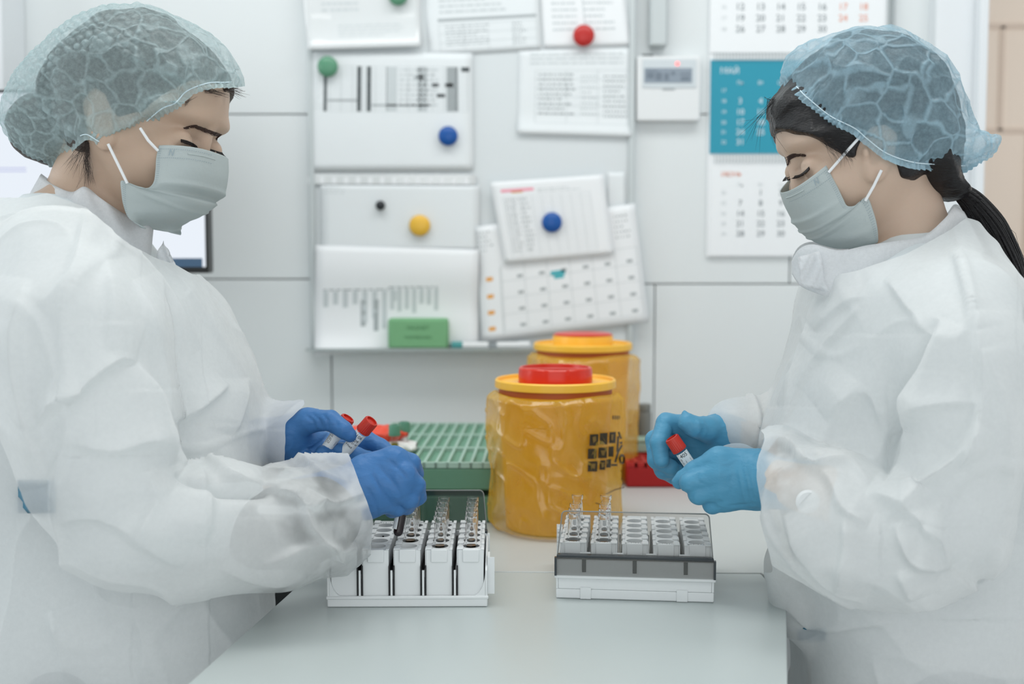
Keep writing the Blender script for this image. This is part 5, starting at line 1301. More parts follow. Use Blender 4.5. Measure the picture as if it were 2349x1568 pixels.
    for i in range(n - 1):
        for k_ in range(5):
            t = k_ / 5; a2 = top[i] * (1 - t) + top[i + 1] * t; a = hit(bvh, *a2, .0003)
            if a is None: continue
            f_ = (i + t) / n; d2 = np.array(cfg['lash'][0]) * (1 - f_) + np.array(cfg['lash'][1]) * f_; L_ = cfg['lash'][2] * (.7 + .6 * rng.random()) / FPX * a[1]
            b = a + np.array([d2[0], -.55, -d2[1]]) * L_; c_ = (a + b) / 2 + np.array([0, -.001, -.0012])
            for ps in both([a, c_, b]): lm.tube(ps, [.00032, .00026, .00008], 4, cap=False)
    for ps in both([hit(bvh, *x, .0002) for x in top if hit(bvh, *x, .0002) is not None]): lm.tube(ps, .0006, 6)
    lm.build('eyelashes', M['lash'], root, smooth=60)
    # ---- mask
    rows = cfg['mask']; R_ = len(rows)
    E = smooth_poly([r[0] for r in rows], 6, False); Fp = smooth_poly([r[1] for r in rows], 6, False); hwv = np.interp(np.linspace(0, R_ - 1, len(E)), range(R_), [r[2] for r in rows])
    pn = 44; m_rows = []
    le = [hd.L(E[j][0], E[j][1], -hwv[j]) for j in range(len(E))]; lf = [hd.L(Fp[j][0], Fp[j][1], 0) for j in range(len(E))]
    def mask_pt(jf, ph, lift=0.0):
        j = min(int(jf), len(E) - 2); t = jf - j; a = le[j] * (1 - t) + le[j + 1] * t; b = lf[j] * (1 - t) + lf[j + 1] * t
        hw = (hwv[j] * (1 - t) + hwv[j + 1] * t); s_ = math.sin(ph); s2 = s_ ** 1.15
        q = np.array([a[0] + (b[0] - a[0]) * s2, a[1] + (b[1] - a[1]) * s2, -(hw + lift) * math.cos(ph) * (abs(math.cos(ph)) ** -.25 if abs(math.cos(ph)) > .02 else 1)])
        q[0] += lift * s_; pleat = sum(.0026 * math.exp(-((jf / (len(E) - 1) - c_) / .022) ** 2) for c_ in (.30, .46, .62)) * s_
        q[2] -= pleat * (1 if q[2] < 0 else -1); q[0] += pleat * .6
        wr = .0016 * math.sin(jf * .55 + ph * 5) * math.sin(ph) * (jf / len(E)); q[2] += wr
        return hd.W(q)
    G = [[mask_pt(j, math.pi * i / pn) for i in range(pn + 1)] for j in range(len(E))]
    mk = MB().grid(G, flip=side < 0).build('face_mask', M['maskf'], root, smooth=180, solid=.0012)
    db = MB()
    for jf in (len(E) * .035, len(E) * .10):
        for i in range(26):
            a0, a1 = .1 + i * .055, .1 + i * .055 + .028
            if a1 > math.pi / 2 - .05: break
            db.grid([[mask_pt(jf, a0, .0012), mask_pt(jf, a1, .0012)], [mask_pt(jf + .25, a0, .0012), mask_pt(jf + .25, a1, .0012)]])
    for jj in range(2, len(E) - 3):
        for ph in (.07, .11, .15):
            db.grid([[mask_pt(jj, ph, .0011), mask_pt(jj, ph + .014, .0011)], [mask_pt(jj + .4, ph, .0011), mask_pt(jj + .4, ph + .014, .0011)]])
    # small N mark
    def nm(x, y): return mask_pt(len(E) * (.085 - .045 * y), cfg['nph'] + x * .16, .0014)
    fx = (lambda x: x) if side > 0 else (lambda x: .87 - x)
    for a, b in (((0, 0), (.1, 1)), ((.1, 1), (.62, 0)), ((.62, 0), (.75, 1))):
        db.grid([[nm(fx(a[0]), a[1]), nm(fx(a[0] + .12), a[1])], [nm(fx(b[0]), b[1]), nm(fx(b[0] + .12), b[1])]])
    db.build('stitching', M['maskd'], mk, smooth=None)
    nw = MB().tube([mask_pt(len(E) * .065, .9 + .06 * i, .0004) for i in range(12)], .0010, 6).build('nose_wire', M['maskf'], mk, smooth=60)
    for lp in cfg['loops']:
        ps = [hd.W(hd.L(a[0], a[1], a[2])) for a in lp]; ps2 = [hd.W(np.array(hd.Lc(*p)) * np.array([1, 1, -1])) for p in ps]
        for s_ in (ps, ps2): MB().tube(s_, .0015, 8).build('ear_loop', M['loop'], mk, smooth=60)
    # ---- loose hair and ponytail
    hm = MB()
    for st in cfg.get('strands', []):
        a = P(*st[0]); b = P(*st[1]); fan_hair(hm, a, b, st[2], st[3], st[4], np.array(st[5]), rng)
    if hm.V: hm.build('loose_strands', M[cfg['hairm']], hair, smooth=60)
    if 'pony' in cfg:
        pp = smooth_poly(pts3([q[:3] for q in cfg['pony']]), 6, False); pr = np.interp(np.linspace(0, 1, len(pp)), np.linspace(0, 1, len(cfg['pony'])), [q[3] for q in cfg['pony']])
        pm = MB().tube(pp, pr * .86, 26)
        for k_ in range(260):
            an = rng.uniform(0, 2 * math.pi); ro = rng.uniform(.8, 1.03); w_ = rng.uniform(0, 6.28); i0 = rng.choice([0, 0, 0, 3, 6]); i1 = rng.choice([len(pp), len(pp) - 4]); L_ = []
            for i in range(i0, i1):
                t = pp[min(i + 1, len(pp) - 1)] - pp[max(i - 1, 0)]; t = t / np.linalg.norm(t); ux = np.cross(t, (0, 1, 0)); ux /= np.linalg.norm(ux); uy = np.cross(t, ux)
                a2 = an + .25 * math.sin(w_ + i * .09); L_.append(pp[i] + pr[i] * ro * (math.cos(a2) * ux + math.sin(a2) * uy))
            pm.tube(L_, .0011, 5)
        po = pm.build('ponytail', M[cfg['hairm']], hair, smooth=60)
        t0 = pp[0]; MB().tube([pp[0] - (pp[1] - pp[0]) * .5, pp[0] + (pp[1] - pp[0]) * .9], [pr[0] * 1.02, pr[0] * 1.05], 20).build('hair_tie', M['black'], po, smooth=60)
    # ---- extras under the gown
    for nm_, pl_, m_ in cfg.get('under', []):
        if nm_ == 'wristwatch':
            c_ = hit(gb, pl_[0], pl_[1], -.004); m9 = MB().lathe([(.0001, 0), (.011, 0), (.0115, .0015), (.009, .003), (.0085, .0024), (.0001, .0026)], n=32, cap0=False, cap1=False); m9.V = [(c_[0] + v[0], c_[1] - v[2] + .002, c_[2] + v[1]) for v in m9.V]; m9.build(nm_, M[m_], root, smooth=50)
        elif m_ == 'sleeved':
            V2, Q2 = sdfmesh(lambda X, Y, Z: chain(X, Y, Z, pts3(pl_[0]), pl_[1]), np.min(pts3(pl_[0]), 0) - .07, np.max(pts3(pl_[0]), 0) + .07, .005); npobj(nm_, V2, Q2, M[m_], root)
        else:
            x0_, y0_, x1_, y1_, Y_ = pl_; G = [[hit(gb, x0_ + (x1_ - x0_) * i / 8, y0_ + (y1_ - y0_) * j / 6, pl_[4]) for i in range(9)] for j in range(7)]
            if all(x is not None for r_ in G for x in r_): MB().grid(G).build(nm_, M[m_], root, solid=.0008, smooth=60)
    return root, bvh, gb

def make_hand(root, spec, m, Y0, lines, fore, thin=1.0, res=.0017, kf=.006):
    """glove with palm and five fingers; joints as (px, py, dY mm, r mm)"""
    J = {k: ([P(a[0], a[1], Y0 + a[2] * .001) for a in v], [a[3] * .001 for a in v]) for k, v in spec.items()}
    allp = np.array([p for v in J.values() for p in v[0]] + pts3([f[:3] for f in fore])); lo, hi = allp.min(0) - .036, allp.max(0) + .036
    def fn(X, Y, Z):
        X = X.astype(np.float64); Y = Y.astype(np.float64); Z = Z.astype(np.float64); palm = None; fd = None
        for k in ('index', 'middle', 'ring', 'little', 'thumb'):
            p, r = J[k]; c = cone(X, Y, Z, p[0], p[1], r[0], r[1]); palm = c if palm is None else smin(palm, c, .011)
        fa = pts3([f[:3] for f in fore]); fr_ = [f[3] for f in fore]; palm = smin(palm, chain(X, Y, Z, fa, fr_), .012)
        for k in ('index', 'middle', 'ring', 'little', 'thumb'):
            p, r = J[k]; c = chain(X, Y, Z, p[1:], r[1:], .002); fd = c if fd is None else smin(fd, c, .0016)
        return smin(palm, fd, kf)
    V, Q = sdfmesh(fn, lo, hi, res); V = relax(V, Q, 1, .5)
    N_ = vnormals(V, Q)
    fw = np.clip(ridged(V * np.array([70, 70, 70]) + fbm(V * 40, 2, 4)[:, None] * 1.5, 21) - .75, 0, 1) * .0022
    V = V + N_ * fw[:, None]; V = crease(V, vnormals(V, Q), [(l[0], l[1] * 1.5, l[2]) for l in lines])
    return npobj('glove', V, Q, M[m], root)
# ---------------------------------------------------------------- the woman on the left
HL = Head(312, 246, 1.27, 16.5, 14, +1, 1.045)
eL = HL.L(238, 266, -.070)
cutL = [lambda p, V: (V[:, 1] < 1.27) & (p[:, 1] > 1000) & (p[:, 0] > np.interp(p[:, 1], [1040, 1190, 1260], [802, 858, 852])),
        lambda p, V: (V[:, 1] > 1.24) & (p[:, 1] > 900) & (p[:, 1] < 1130) & (p[:, 0] > np.interp(p[:, 1], [930, 970, 1060], [700, 657, 655])),
        lambda p, V: p[:, 1] < np.interp(p[:, 0], [60, 110, 200, 300, 360, 400, 440], [452, 440, 475, 560, 592, 604, 628])]
left = dict(side=1, head=HL, Y=1.27, cx=250, skin='skinL', hairm='hairL', capm='capL', seed=31,
    label='woman on the left in a white gown, hair cap, mask and darker blue gloves',
    ear=(eL[0], eL[1], .070),
    torso=[(425, 60, 300), (470, -5, 335), (520, -50, 345), (600, -85, 398), (650, -100, 450), (700, -105, 503), (760, -105, 535), (860, -100, 582), (920, -95, 600), (1000, -90, 611), (1100, -80, 613), (1250, -70, 612), (1400, -80, 618), (1568, -90, 640), (1900, -95, 690), (2500, -100, 760)],
    half=[(425, .060), (470, .09), (520, .125), (600, .155), (700, .155), (900, .148), (1200, .148), (1500, .165), (2500, .20)],
    neck=[(262, 330, 1.275), (222, 430, 1.27), (200, 520, 1.27)], neckr=[.048, .050, .058],
    near=[(150, 660, 1.14), (262, 1225, 1.11), (790, 1152, 1.186)], far=[(200, 660, 1.40), (300, 1120, 1.44), (640, 1005, 1.29)],
    sleeve_near=[(150, 655, 1.135), (165, 780, 1.095), (232, 1080, 1.08), (292, 1208, 1.08), (450, 1225, 1.105), (640, 1212, 1.145), (760, 1182, 1.18), (850, 1150, 1.195), (930, 1130, 1.2)],
    rn=[.075, .080, .071, .058, .061, .060, .057, .046, .036],
    sleeve_far=[(180, 660, 1.40), (300, 1100, 1.43), (560, 1010, 1.33), (660, 997, 1.29), (730, 990, 1.28)], rf=[.075, .06, .043, .035, .034],
    cuts=cutL,
    folds=[([(330, 575), (420, 660), (500, 775), (560, 865), (600, 950)], 2.5, 7, 1), ([(225, 470), (300, 570), (395, 690), (460, 800)], 3, 7, -1),
           ([(75, 985), (190, 885), (262, 828), (312, 832)], 7, 9, 1), ([(312, 832), (350, 905), (372, 1000), (405, 1060)], 6, 10, -1), ([(300, 650), (345, 760), (370, 880), (378, 960)], 4, 9, 1),
           ([(378, 965), (440, 945), (520, 880)], 5, 8, 1), ([(60, 640), (40, 800), (70, 960), (110, 1110)], 6, 12, -1), ([(405, 1060), (470, 1062), (530, 1100), (600, 1110)], 6, 9, 1),
           ([(390, 1090), (450, 1120), (560, 1128), (640, 1130)], -7, 12), ([(600, 1068), (650, 1052), (690, 1056), (735, 1095), (800, 1110)], 4, 7, 1), ([(610, 1130), (680, 1140), (705, 1210), (755, 1262), (800, 1285)], 6, 6, 1),
           ([(690, 1158), (760, 1160), (850, 1128)], 5, 6, 1), ([(600, 1290), (700, 1250), (760, 1245), (840, 1262)], 4, 8, -1), ([(150, 1010), (250, 1040), (330, 1020), (400, 1040)], 5, 12, 1),
           ([(130, 1200), (220, 1180), (330, 1250), (420, 1300)], 5, 14, 1), ([(455, 1075), (480, 1150), (470, 1250)], 5, 12, -1), ([(200, 470), (180, 560), (160, 640), (90, 700)], 4, 12, 1),
           ([(240, 600), (250, 700), (240, 800)], 3, 12, 1), ([(530, 1000), (555, 920), (560, 870)], 4, 10, 1), ([(330, 1080), (340, 1150), (300, 1250)], 5, 14, 1), ([(500, 1300), (610, 1330), (700, 1315)], 4, 12, 1),
           ([(120, 1400), (150, 1500), (150, 1568)], 5, 16, 1), ([(300, 1390), (330, 1480), (320, 1568)], 4, 16, 1)],
    collars=[([(92, 402), (125, 425), (165, 440), (195, 428), (232, 455), (285, 490), (352, 522)], [(58, 462), (90, 478), (140, 490), (200, 505), (260, 545), (310, 580), (345, 600)], .070, 0)],
    flaps=[[(352, 600, 1.24), (374, 552, 1.235), (392, 585, 1.24), (420, 650, 1.25)]],
    capc=(280, 180, 0),
    hair=[([(508, 196), (470, 118), (400, 60), (310, 48), (220, 80), (150, 140), (118, 230), (130, 310), (165, 352), (203, 345), (206, 290), (203, 238), (232, 206), (262, 224), (270, 285), (300, 300), (345, 282), (392, 252), (440, 226), (485, 207)], 0, .080, .075),
          ([(40, 260), (95, 215), (150, 250), (165, 320), (130, 372), (75, 372), (40, 330)], 0, .045, .04)],
    hairlocal=[(.2, .08), (.10, .060), (.090, .050), (.078, .038), (.066, .020), (.054, 0), (.030, -.020), (.026, -.022), (.015, .001), (-.002, .005), (-.012, -.012), (-.003, -.034), (.002, -.057), (-.016, -.065), (-.039, -.068), (-.2, -.10), (-.25, .115), (.146, .2)],
    hairmask=[(640, 120), (508, 165), (485, 182), (440, 206), (392, 238), (345, 270), (300, 292), (270, 285), (262, 224), (232, 206), (203, 238), (206, 290), (203, 345), (165, 352), (120, 345), (-150, 345), (-150, -150), (640, -150)],
    cap=[([(538, 190), (527, 145), (492, 90), (425, 42), (325, 17), (230, 36), (150, 98), (92, 160), (54, 232), (44, 300), (60, 342), (98, 372), (150, 395), (230, 380), (330, 350), (420, 300), (500, 265), (545, 240)], 0, .093, .085)],
    brim=[(640, 186), (541, 202), (490, 204), (440, 222), (412, 250), (380, 264), (335, 300), (290, 322), (245, 340), (205, 322), (170, 346), (130, 384), (60, 400), (-20, 400)], brimw=-.055, brim_side=1, brim_in=(-10, -14), cells=(-20, .035), band=(.08, .72),
    brow=[(484, 303, 4.5), (468, 297, 5), (445, 290, 4), (420, 294, 2)], browup=1,
    eye=([(415, 320), (428, 323), (442, 329), (452, 336)], [(416, 322), (427, 329), (440, 335), (452, 338)]), lash=((.25, .5), (.9, .9), 13),
    skin_lines=[([(410, 312), (430, 313), (450, 321), (462, 330)], -1.4, 3), ([(425, 348), (445, 350), (465, 345)], -.8, 4)],
    mask=[((365, 334), (493, 350), .060), ((359, 362), (493, 376), .062), ((357, 392), (490, 406), .062), ((352, 420), (480, 434), .062), ((334, 432), (462, 450), .062), ((303, 424), (465, 468), .063), ((279, 414), (450, 483), .064), ((279, 440), (428, 495), .060), ((284, 472), (398, 505), .056), ((298, 502), (368, 513), .050), ((335, 524), (345, 524), .034)],
    nph=.42,
    loops=[[(322, 294, -.074), (340, 322, -.074), (362, 345, -.0635)], [(248, 330, -.080), (270, 375, -.076), (292, 420, -.068)]],
    strands=[((200, 330, 1.205), (160, 385, 1.212), 26, .0030, .00014, (0, -.002, 0)), ((200, 325, 1.203), (205, 420, 1.212), 50, .0020, .00015, (-.002, -.002, 0)), ((200, 330, 1.203), (192, 435, 1.212), 10, .004, .00014, (.005, -.003, 0)),
             ((500, 208, 1.25), (553, 214, 1.255), 22, .0022, .00022, (0, -.002, .004)), ((470, 206, 1.22), (520, 216, 1.24), 18, .0022, .0002, (0, -.002, 0)), ((425, 238, 1.20), (440, 216, 1.205), 10, .002, .0002, (0, 0, 0))],
    thin=([(632, 1215, 1.150), (700, 1197, 1.163), (752, 1180, 1.178)], [.054, .055, .048], 1.25, [(600, 1168), (680, 1170), (760, 1165), (850, 1150)]),
    under=[('undershirt_sleeve', ([(605, 1216, 1.143), (680, 1202, 1.158), (735, 1186, 1.172), (752, 1178, 1.178)], [.040, .047, .043, .032]), 'sleeved'), ('scrub_pocket', (42, 1100, 128, 1176, -.006), 'scrubb')])
pL, bL, gbL = make_person(left)
make_hand(pL, dict(index=[(835, 1075, 0, 16), (903, 1053, 0, 13.5), (941, 1062, 10, 11), (952, 1086, 24, 9.5), (944, 1112, 34, 8.5)],
                   middle=[(840, 1100, -4, 16), (925, 1088, -6, 13), (952, 1112, 2, 11), (957, 1138, 16, 10), (940, 1150, 28, 9)],
                   ring=[(842, 1125, -4, 16), (912, 1120, -8, 12.5), (939, 1143, -2, 10.5), (932, 1160, 15, 9.5), (916, 1160, 27, 8.5)],
                   little=[(845, 1150, 0, 15), (885, 1145, -2, 12), (912, 1163, 4, 9.5), (900, 1168, 18, 9), (888, 1158, 28, 8)],
                   thumb=[(848, 1085, 18, 15), (880, 1082, 36, 13), (903, 1120, 42, 11), (915, 1150, 36, 9.5)]),
          'glL', 1.195, [([(850, 1080), (880, 1130), (905, 1165)], -1.2, 4), ([(865, 1065), (905, 1110), (925, 1150)], -1.0, 4), ([(890, 1052), (920, 1080), (940, 1105)], -1.2, 4), ([(840, 1115), (860, 1150), (870, 1185)], -1.0, 4)],
          [(690, 1150, 1.185, .026), (790, 1130, 1.19, .028), (835, 1125, 1.195, .029)])
make_hand(pL, dict(index=[(680, 1000, 10, 14), (775, 1022, 36, 12.5), (842, 1010, 42, 11), (872, 1024, 38, 10), (900, 1045, 32, 9)],
                   middle=[(678, 1015, 12, 14), (775, 1055, 30, 12), (843, 1056, 14, 11), (815, 1044, -6, 10), (784, 1032, -14, 9)],
                   ring=[(676, 1030, 12, 14), (762, 1072, 28, 11.5), (800, 1070, 10, 10.5), (768, 1051, -8, 10), (741, 1038, -16, 9)],
                   little=[(675, 1040, 8, 13), (745, 1082, 20, 11), (765, 1084, 4, 10), (735, 1067, -8, 9), (712, 1049, -12, 8.5)],
                   thumb=[(668, 985, -4, 16), (706, 964, -12, 13.5), (757, 964, -22, 11.5), (788, 985, -28, 10), (803, 998, -28, 8)]),
          'glL', 1.28, [([(700, 950), (718, 965), (722, 985)], -1.2, 3), ([(712, 945), (732, 962), (738, 982)], -1.0, 3), ([(740, 950), (752, 965), (750, 982)], -1.2, 3), ([(770, 962), (775, 980)], -.8, 3), ([(700, 1040), (740, 1010), (760, 985)], -1.2, 5)],
          [(600, 1010, 1.30, .026), (662, 1006, 1.285, .026)])
# ---------------------------------------------------------------- the woman on the right
HR = Head(1996, 292, 1.25, 17.5, 1, -1, 1.035)
eR = HR.L(2013, 338, -.071)
cutR = [lambda p, V: (V[:, 1] < 1.212) & (p[:, 1] > 990) & (p[:, 1] < 1310) & (p[:, 0] < np.interp(p[:, 1], [1010, 1060, 1100, 1165, 1185, 1235, 1270, 1310], [1750, 1733, 1733, 1746, 1739, 1753, 1764, 1772])),
        lambda p, V: (V[:, 1] > 1.22) & (p[:, 1] > 900) & (p[:, 1] < 1070) & (p[:, 0] < np.interp(p[:, 1], [940, 955, 972, 1035], [1500, 1640, 1662, 1661])),
        lambda p, V: p[:, 1] < np.interp(p[:, 0], [1850, 1960, 2080, 2180, 2260], [660, 640, 600, 545, 480]) - 20]
right = dict(side=-1, head=HR, Y=1.25, cx=2080, skin='skinR', hairm='hairR', capm='capR', seed=77,
    label='dark-haired woman on the right with a ponytail, hair cap, mask and light blue gloves',
    ear=(eR[0], eR[1], .067),
    torso=[(505, 2222, 2000), (535, 2240, 1955), (575, 2265, 1900), (640, 2300, 1862), (700, 2335, 1842), (760, 2362, 1828), (800, 2375, 1821), (880, 2395, 1792), (960, 2405, 1764), (1020, 2408, 1748), (1100, 2405, 1744), (1180, 2400, 1752), (1240, 2390, 1770), (1310, 2360, 1790), (1380, 2335, 1812), (1440, 2315, 1830), (1568, 2290, 1842), (1900, 2290, 1820), (2500, 2300, 1780)],
    half=[(505, .055), (535, .072), (575, .10), (640, .135), (720, .15), (900, .148), (1200, .145), (1500, .16), (2500, .19)],
    neck=[(2020, 390, 1.25), (2058, 470, 1.25), (2085, 560, 1.25)], neckr=[.048, .046, .047],
    near=[(2215, 710, 1.13), (2195, 1205, 1.10), (1790, 1105, 1.17)], far=[(2180, 730, 1.37), (2080, 1120, 1.42), (1680, 1005, 1.28)],
    sleeve_near=[(2215, 715, 1.125), (2218, 820, 1.085), (2202, 980, 1.07), (2192, 1180, 1.07), (2080, 1235, 1.075), (1950, 1222, 1.10), (1850, 1180, 1.13), (1775, 1122, 1.16), (1690, 1100, 1.19)],
    rn=[.058, .058, .053, .054, .062, .064, .062, .052, .040],
    sleeve_far=[(2180, 735, 1.38), (2080, 1080, 1.40), (1800, 1000, 1.32), (1735, 990, 1.295), (1690, 980, 1.28)], rf=[.06, .055, .042, .036, .029],
    cuts=cutR,
    folds=[([(1868, 690), (1860, 740), (1830, 850), (1790, 930)], 3, 7, 1), ([(1985, 690), (1900, 800), (1830, 920), (1790, 1010)], 3, 7, -1), ([(2152, 735), (2095, 870), (2048, 1005), (2032, 1115)], -7, 11), ([(2160, 730), (2110, 860), (2062, 980)], 5, 9, 1),
           ([(2235, 720), (2245, 850), (2238, 960), (2205, 1080)], 6, 9, 1), ([(2080, 960), (2160, 935), (2240, 925)], 5, 8, 1), ([(2238, 970), (2180, 1060), (2110, 1120), (2060, 1125)], 7, 9, 1), ([(1740, 1030), (1768, 1012), (1812, 1034), (1867, 1076), (1945, 1078), (1995, 1112)], 6, 8, 1),
           ([(1870, 1080), (1905, 1110), (1930, 1170), (1990, 1205)], 5, 8, 1), ([(1990, 1130), (2060, 1170), (2130, 1230), (2170, 1300)], 6, 9, 1), ([(2050, 1200), (2090, 1290), (2180, 1300)], 6, 7, 1), ([(2170, 1300), (2240, 1335), (2300, 1230)], 5, 9, -1),
           ([(1800, 1180), (1830, 1250), (1900, 1330), (1990, 1375)], 5, 9, 1), ([(1935, 1180), (1935, 1280), (1920, 1340)], 5, 9, 1), ([(2060, 1310), (2088, 1380)], 4, 8, 1), ([(2180, 520), (2210, 640), (2240, 760)], 4, 10, 1), ([(2030, 640), (2080, 700), (2120, 760)], 4, 9, 1),
           ([(2190, 1040), (2100, 1150), (2030, 1190)], 4, 10, -1), ([(1900, 960), (1990, 900), (2040, 1000)], 4, 14, 1), ([(1880, 1060), (1920, 960), (1980, 880)], 3, 14, 1), ([(1800, 1390), (1880, 1440), (2000, 1430), (2060, 1425)], 4, 8, 1), ([(2250, 800), (2300, 1000), (2310, 1180)], 4, 14, 1), ([(1880, 760), (1940, 700), (1990, 680)], 3, 9, 1)],
    belly=([(1815, 1300, 1.20), (1835, 1365, 1.21), (1860, 1415, 1.22)], [.030, .034, .03]),
    collars=[([(2212, 486), (2190, 474), (2168, 500), (2120, 540), (2060, 552), (1990, 562), (1925, 574), (1865, 560), (1832, 572), (1816, 600)], [(2262, 575), (2230, 590), (2160, 600), (2090, 625), (2020, 650), (1960, 672), (1910, 682), (1872, 672), (1836, 655), (1817, 628)], .076, 0)],
    flaps=[[(1830, 590, 1.185), (1880, 575, 1.175), (1900, 670, 1.175), (1835, 655, 1.185)]],
    capc=(2020, 220, 0),
    hair=[([(1762, 262), (1772, 228), (1800, 196), (1830, 150), (1890, 108), (1960, 92), (2040, 100), (2110, 145), (2165, 215), (2195, 290), (2195, 350), (2190, 400), (2212, 425), (2200, 458), (2150, 458), (2100, 442), (2062, 405), (2046, 370), (2048, 310), (2020, 288), (1990, 292), (1972, 325), (1958, 364), (1925, 348), (1880, 324), (1830, 296), (1785, 276)], 0, .080, .07)],
    hairmask=[(1650, 268), (1785, 276), (1830, 296), (1880, 324), (1925, 348), (1958, 364), (1972, 325), (1990, 292), (2020, 288), (2048, 310), (2046, 370), (2062, 405), (2115, 425), (2170, 440), (2350, 450), (2350, -150), (1650, -150)],
    cap=[([(1801, 200), (1800, 165), (1815, 128), (1850, 100), (1900, 82), (1965, 73), (2035, 86), (2095, 118), (2150, 172), (2192, 240), (2215, 292), (2245, 303), (2266, 306), (2273, 330), (2262, 362), (2235, 388), (2195, 398), (2150, 412), (2060, 425), (1980, 400), (1900, 340), (1840, 290), (1803, 250)], 0, .092, .08)],
    band=(.10, .84), brim=[(1700, 180), (1803, 203), (1845, 238), (1900, 282), (1955, 310), (1985, 335), (2030, 368), (2090, 388), (2150, 393), (2200, 396), (2250, 396), (2320, 390)], brimw=-.06, brim_side=-1, brim_in=(5, -16),
    brow=[(1805, 371, 7), (1812, 360, 6), (1828, 355, 4), (1850, 357, 2)], browup=-1,
    eye=([(1823, 404), (1835, 401), (1846, 393), (1856, 383)], [(1823, 405), (1838, 404), (1849, 399), (1858, 388)]), lash=((-.9, .5), (-.35, .8), 11),
    skin_lines=[([(1822, 392), (1838, 386), (1853, 376)], -1.4, 3)],
    mask=[((1895, 379), (1801, 440), .060), ((1908, 404), (1808, 462), .062), ((1922, 430), (1819, 486), .062), ((1934, 456), (1832, 510), .062), ((1944, 472), (1842, 524), .062), ((1964, 470), (1852, 536), .063), ((1988, 452), (1862, 545), .064), ((2003, 485), (1878, 554), .062), ((2012, 520), (1898, 562), .058), ((2014, 548), (1930, 569), .048), ((2012, 556), (1962, 568), .036)],
    nph=.42,
    loops=[[(1974, 312, -.074), (1938, 352, -.072), (1901, 395, -.0635)], [(2022, 390, -.080), (2005, 425, -.075), (1985, 460, -.068)]],
    strands=[((1775, 235, 1.23), (1735, 330, 1.235), 5, .003, .00016, (-.006, 0, 0)), ((1775, 240, 1.23), (1705, 300, 1.235), 5, .004, .00014, (-.006, 0, -.006)), ((1775, 268, 1.235), (1782, 330, 1.24), 6, .004, .00015, (-.004, 0, 0)), ((1775, 225, 1.23), (1758, 245, 1.235), 14, .003, .0002, (-.003, 0, .003)),
             ((1925, 335, 1.172), (1945, 368, 1.168), 30, .003, .00012, (.002, -.001, 0)), ((1890, 318, 1.175), (1925, 352, 1.17), 30, .003, .00012, (0, -.001, -.001)),
             ((2250, 480, 1.25), (2325, 610, 1.24), 14, .006, .00018, (.008, 0, .006)), ((2240, 500, 1.24), (2255, 590, 1.235), 10, .004, .00018, (-.006, 0, 0))],
    pony=[(2203, 440, 1.25, .0085), (2232, 466, 1.25, .0125), (2270, 520, 1.25, .0165), (2300, 590, 1.25, .0185), (2325, 660, 1.25, .018), (2347, 730, 1.26, .016), (2370, 800, 1.27, .011), (2380, 840, 1.27, .004)],
    thin=([(1822, 1130, 1.14), (1858, 1200, 1.12)], [.043, .042], 1.1),
    under=[('wristwatch', (1853, 1150), 'white'), ('scrub_pocket', (1830, 1440, 1896, 1468, -.005), 'scrubb')])
pR, bR, gbR = make_person(right)
make_hand(pR, dict(index=[(1735, 1062, 0, 15), (1650, 1054, 0, 13.5), (1592, 1080, 10, 10.5), (1570, 1097, 14, 9.5), (1558, 1105, 17, 8)],
                   middle=[(1738, 1085, -3, 15.5), (1648, 1086, -6, 13), (1583, 1106, -2, 11), (1588, 1100, 20, 9.5), (1610, 1085, 32, 8.5)],
                   ring=[(1740, 1110, -3, 15.5), (1654, 1118, -6, 12.5), (1602, 1133, -2, 11), (1610, 1128, 22, 9.5), (1630, 1112, 32, 8.5)],
                   little=[(1742, 1135, 0, 14.5), (1668, 1144, -2, 12), (1634, 1156, 4, 10.5), (1640, 1150, 24, 9), (1655, 1135, 32, 8)],
                   thumb=[(1738, 1080, 22, 14), (1680, 1072, 36, 13), (1622, 1080, 32, 11), (1582, 1098, 26, 9.5)]),
          'glR', 1.195, [([(1700, 1040), (1712, 1090), (1725, 1150)], 1.0, 2.5), ([(1708, 1045), (1722, 1090), (1733, 1140)], 1.0, 2.5), ([(1690, 1060), (1700, 1110), (1712, 1160)], .8, 2.5), ([(1665, 1160), (1700, 1158), (1730, 1155)], -.8, 3), ([(1605, 1082), (1600, 1100), (1620, 1112)], -1.0, 3)],
          [(1850, 1115, 1.165, .026), (1790, 1108, 1.175, .027), (1742, 1102, 1.19, .028)])
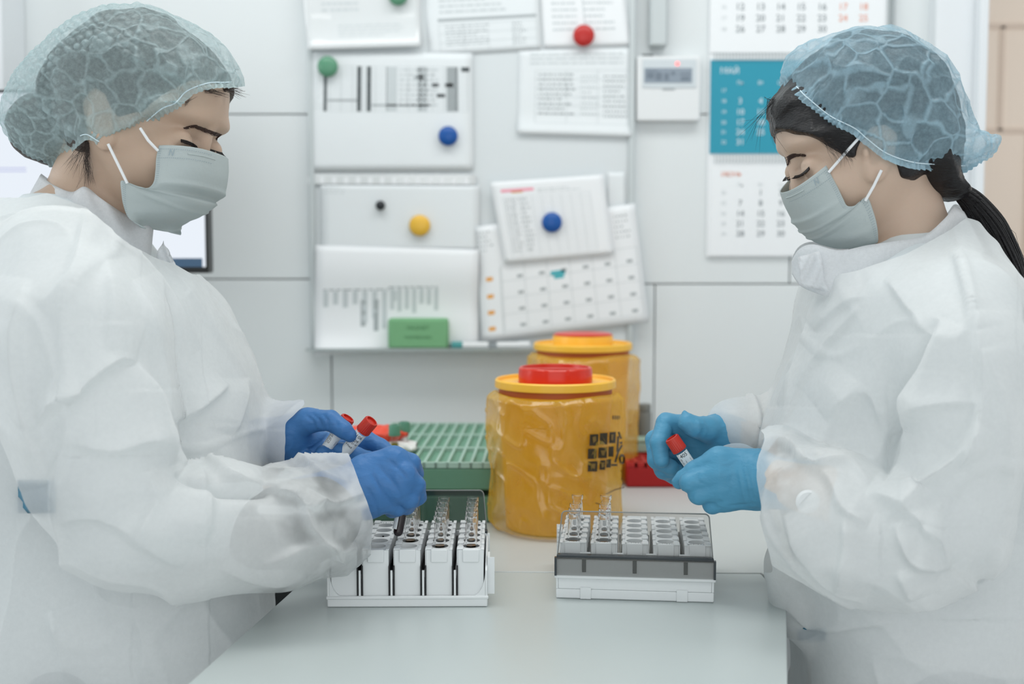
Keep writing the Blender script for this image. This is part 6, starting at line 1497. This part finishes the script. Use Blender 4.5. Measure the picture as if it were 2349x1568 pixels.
make_hand(pR, dict(index=[(1650, 990, 6, 14), (1575, 978, 14, 13), (1528, 970, 8, 11.5), (1511, 1015, -8, 10), (1518, 1055, -13, 8.5)],
                   middle=[(1652, 1005, 10, 14), (1562, 1010, 24, 12.5), (1502, 1008, 18, 11), (1506, 1055, 6, 10), (1540, 1072, 0, 9)],
                   ring=[(1654, 1018, 10, 14), (1566, 1035, 28, 12), (1506, 1044, 26, 10.5), (1522, 1078, 12, 10), (1552, 1081, 4, 9)],
                   little=[(1655, 1028, 8, 13), (1575, 1055, 30, 11.5), (1527, 1080, 28, 10), (1548, 1091, 16, 9.5), (1568, 1087, 8, 8.5)],
                   thumb=[(1652, 980, 0, 14), (1622, 984, -12, 13), (1592, 978, -20, 12), (1577, 968, -20, 10.5), (1571, 948, -18, 3.5)]),
          'glR', 1.27, [([(1600, 962), (1606, 980), (1600, 1000)], .9, 2.5), ([(1612, 965), (1620, 985), (1612, 1008)], .9, 2.5), ([(1585, 965), (1590, 985)], .8, 2.5), ([(1530, 965), (1545, 985), (1540, 1005)], -.9, 3), ([(1560, 1005), (1575, 1030), (1570, 1060)], -1.0, 4)],
          [(1700, 1003, 1.288, .020), (1680, 1003, 1.285, .025), (1662, 1002, 1.28, .026)])
# ---------------------------------------------------------------- tubes in the hands
tA0, tA1 = P(799, 957, 1.262), P(738, 1045, 1.270)
cap_tube('test_tube', tA0, tA1, 'red-capped labelled tube held under the left woman\'s thumb, left of the two', lab=(.12, .98), texts=[('|', .0070, .42, .25, 0), ('27 05 21', .0034, .45, -.45, 1), ('M.SHUV A', .0026, .42, -.9, 1)], roll=1.57, group='red-capped tubes held by the left woman')
tB0, tB1 = P(853, 964, 1.250), P(772, 1058, 1.268)
cap_tube('test_tube', tB0, tB1, 'red-capped tube numbered 6106 209 between the left woman\'s fingertips', lab=(.10, .87), texts=[('6106', .0058, .66, .0, 0), ('209', .0056, .565, .1, 0), ('27 05', .0032, .50, .4, 0), ('6 MAR', .0034, .42, -.2, 0)], roll=1.57, group='red-capped tubes held by the left woman')
tC0, tC1 = P(940, 1078, 1.225), P(911, 1232, 1.212)
cap_tube('test_tube', tC0, tC1, 'tube of dark blood lowered by the left woman between two rack holders', blood=.036, lab=(.12, .80), texts=[('485', .003, .5, -.6, 1)], roll=.45, span=.85)
tD0, tD1 = P(1540, 1003, 1.238), P(1606, 1100, 1.238)
cap_tube('test_tube', tD0, tD1, 'red-capped tube numbered 405 held by the dark-haired woman', lab=(.12, .84), texts=[('405', .0062, .60, .0, 0), ('|', .0065, .46, .25, 0), ('27 05', .003, .5, -.8, 1)], roll=1.57)
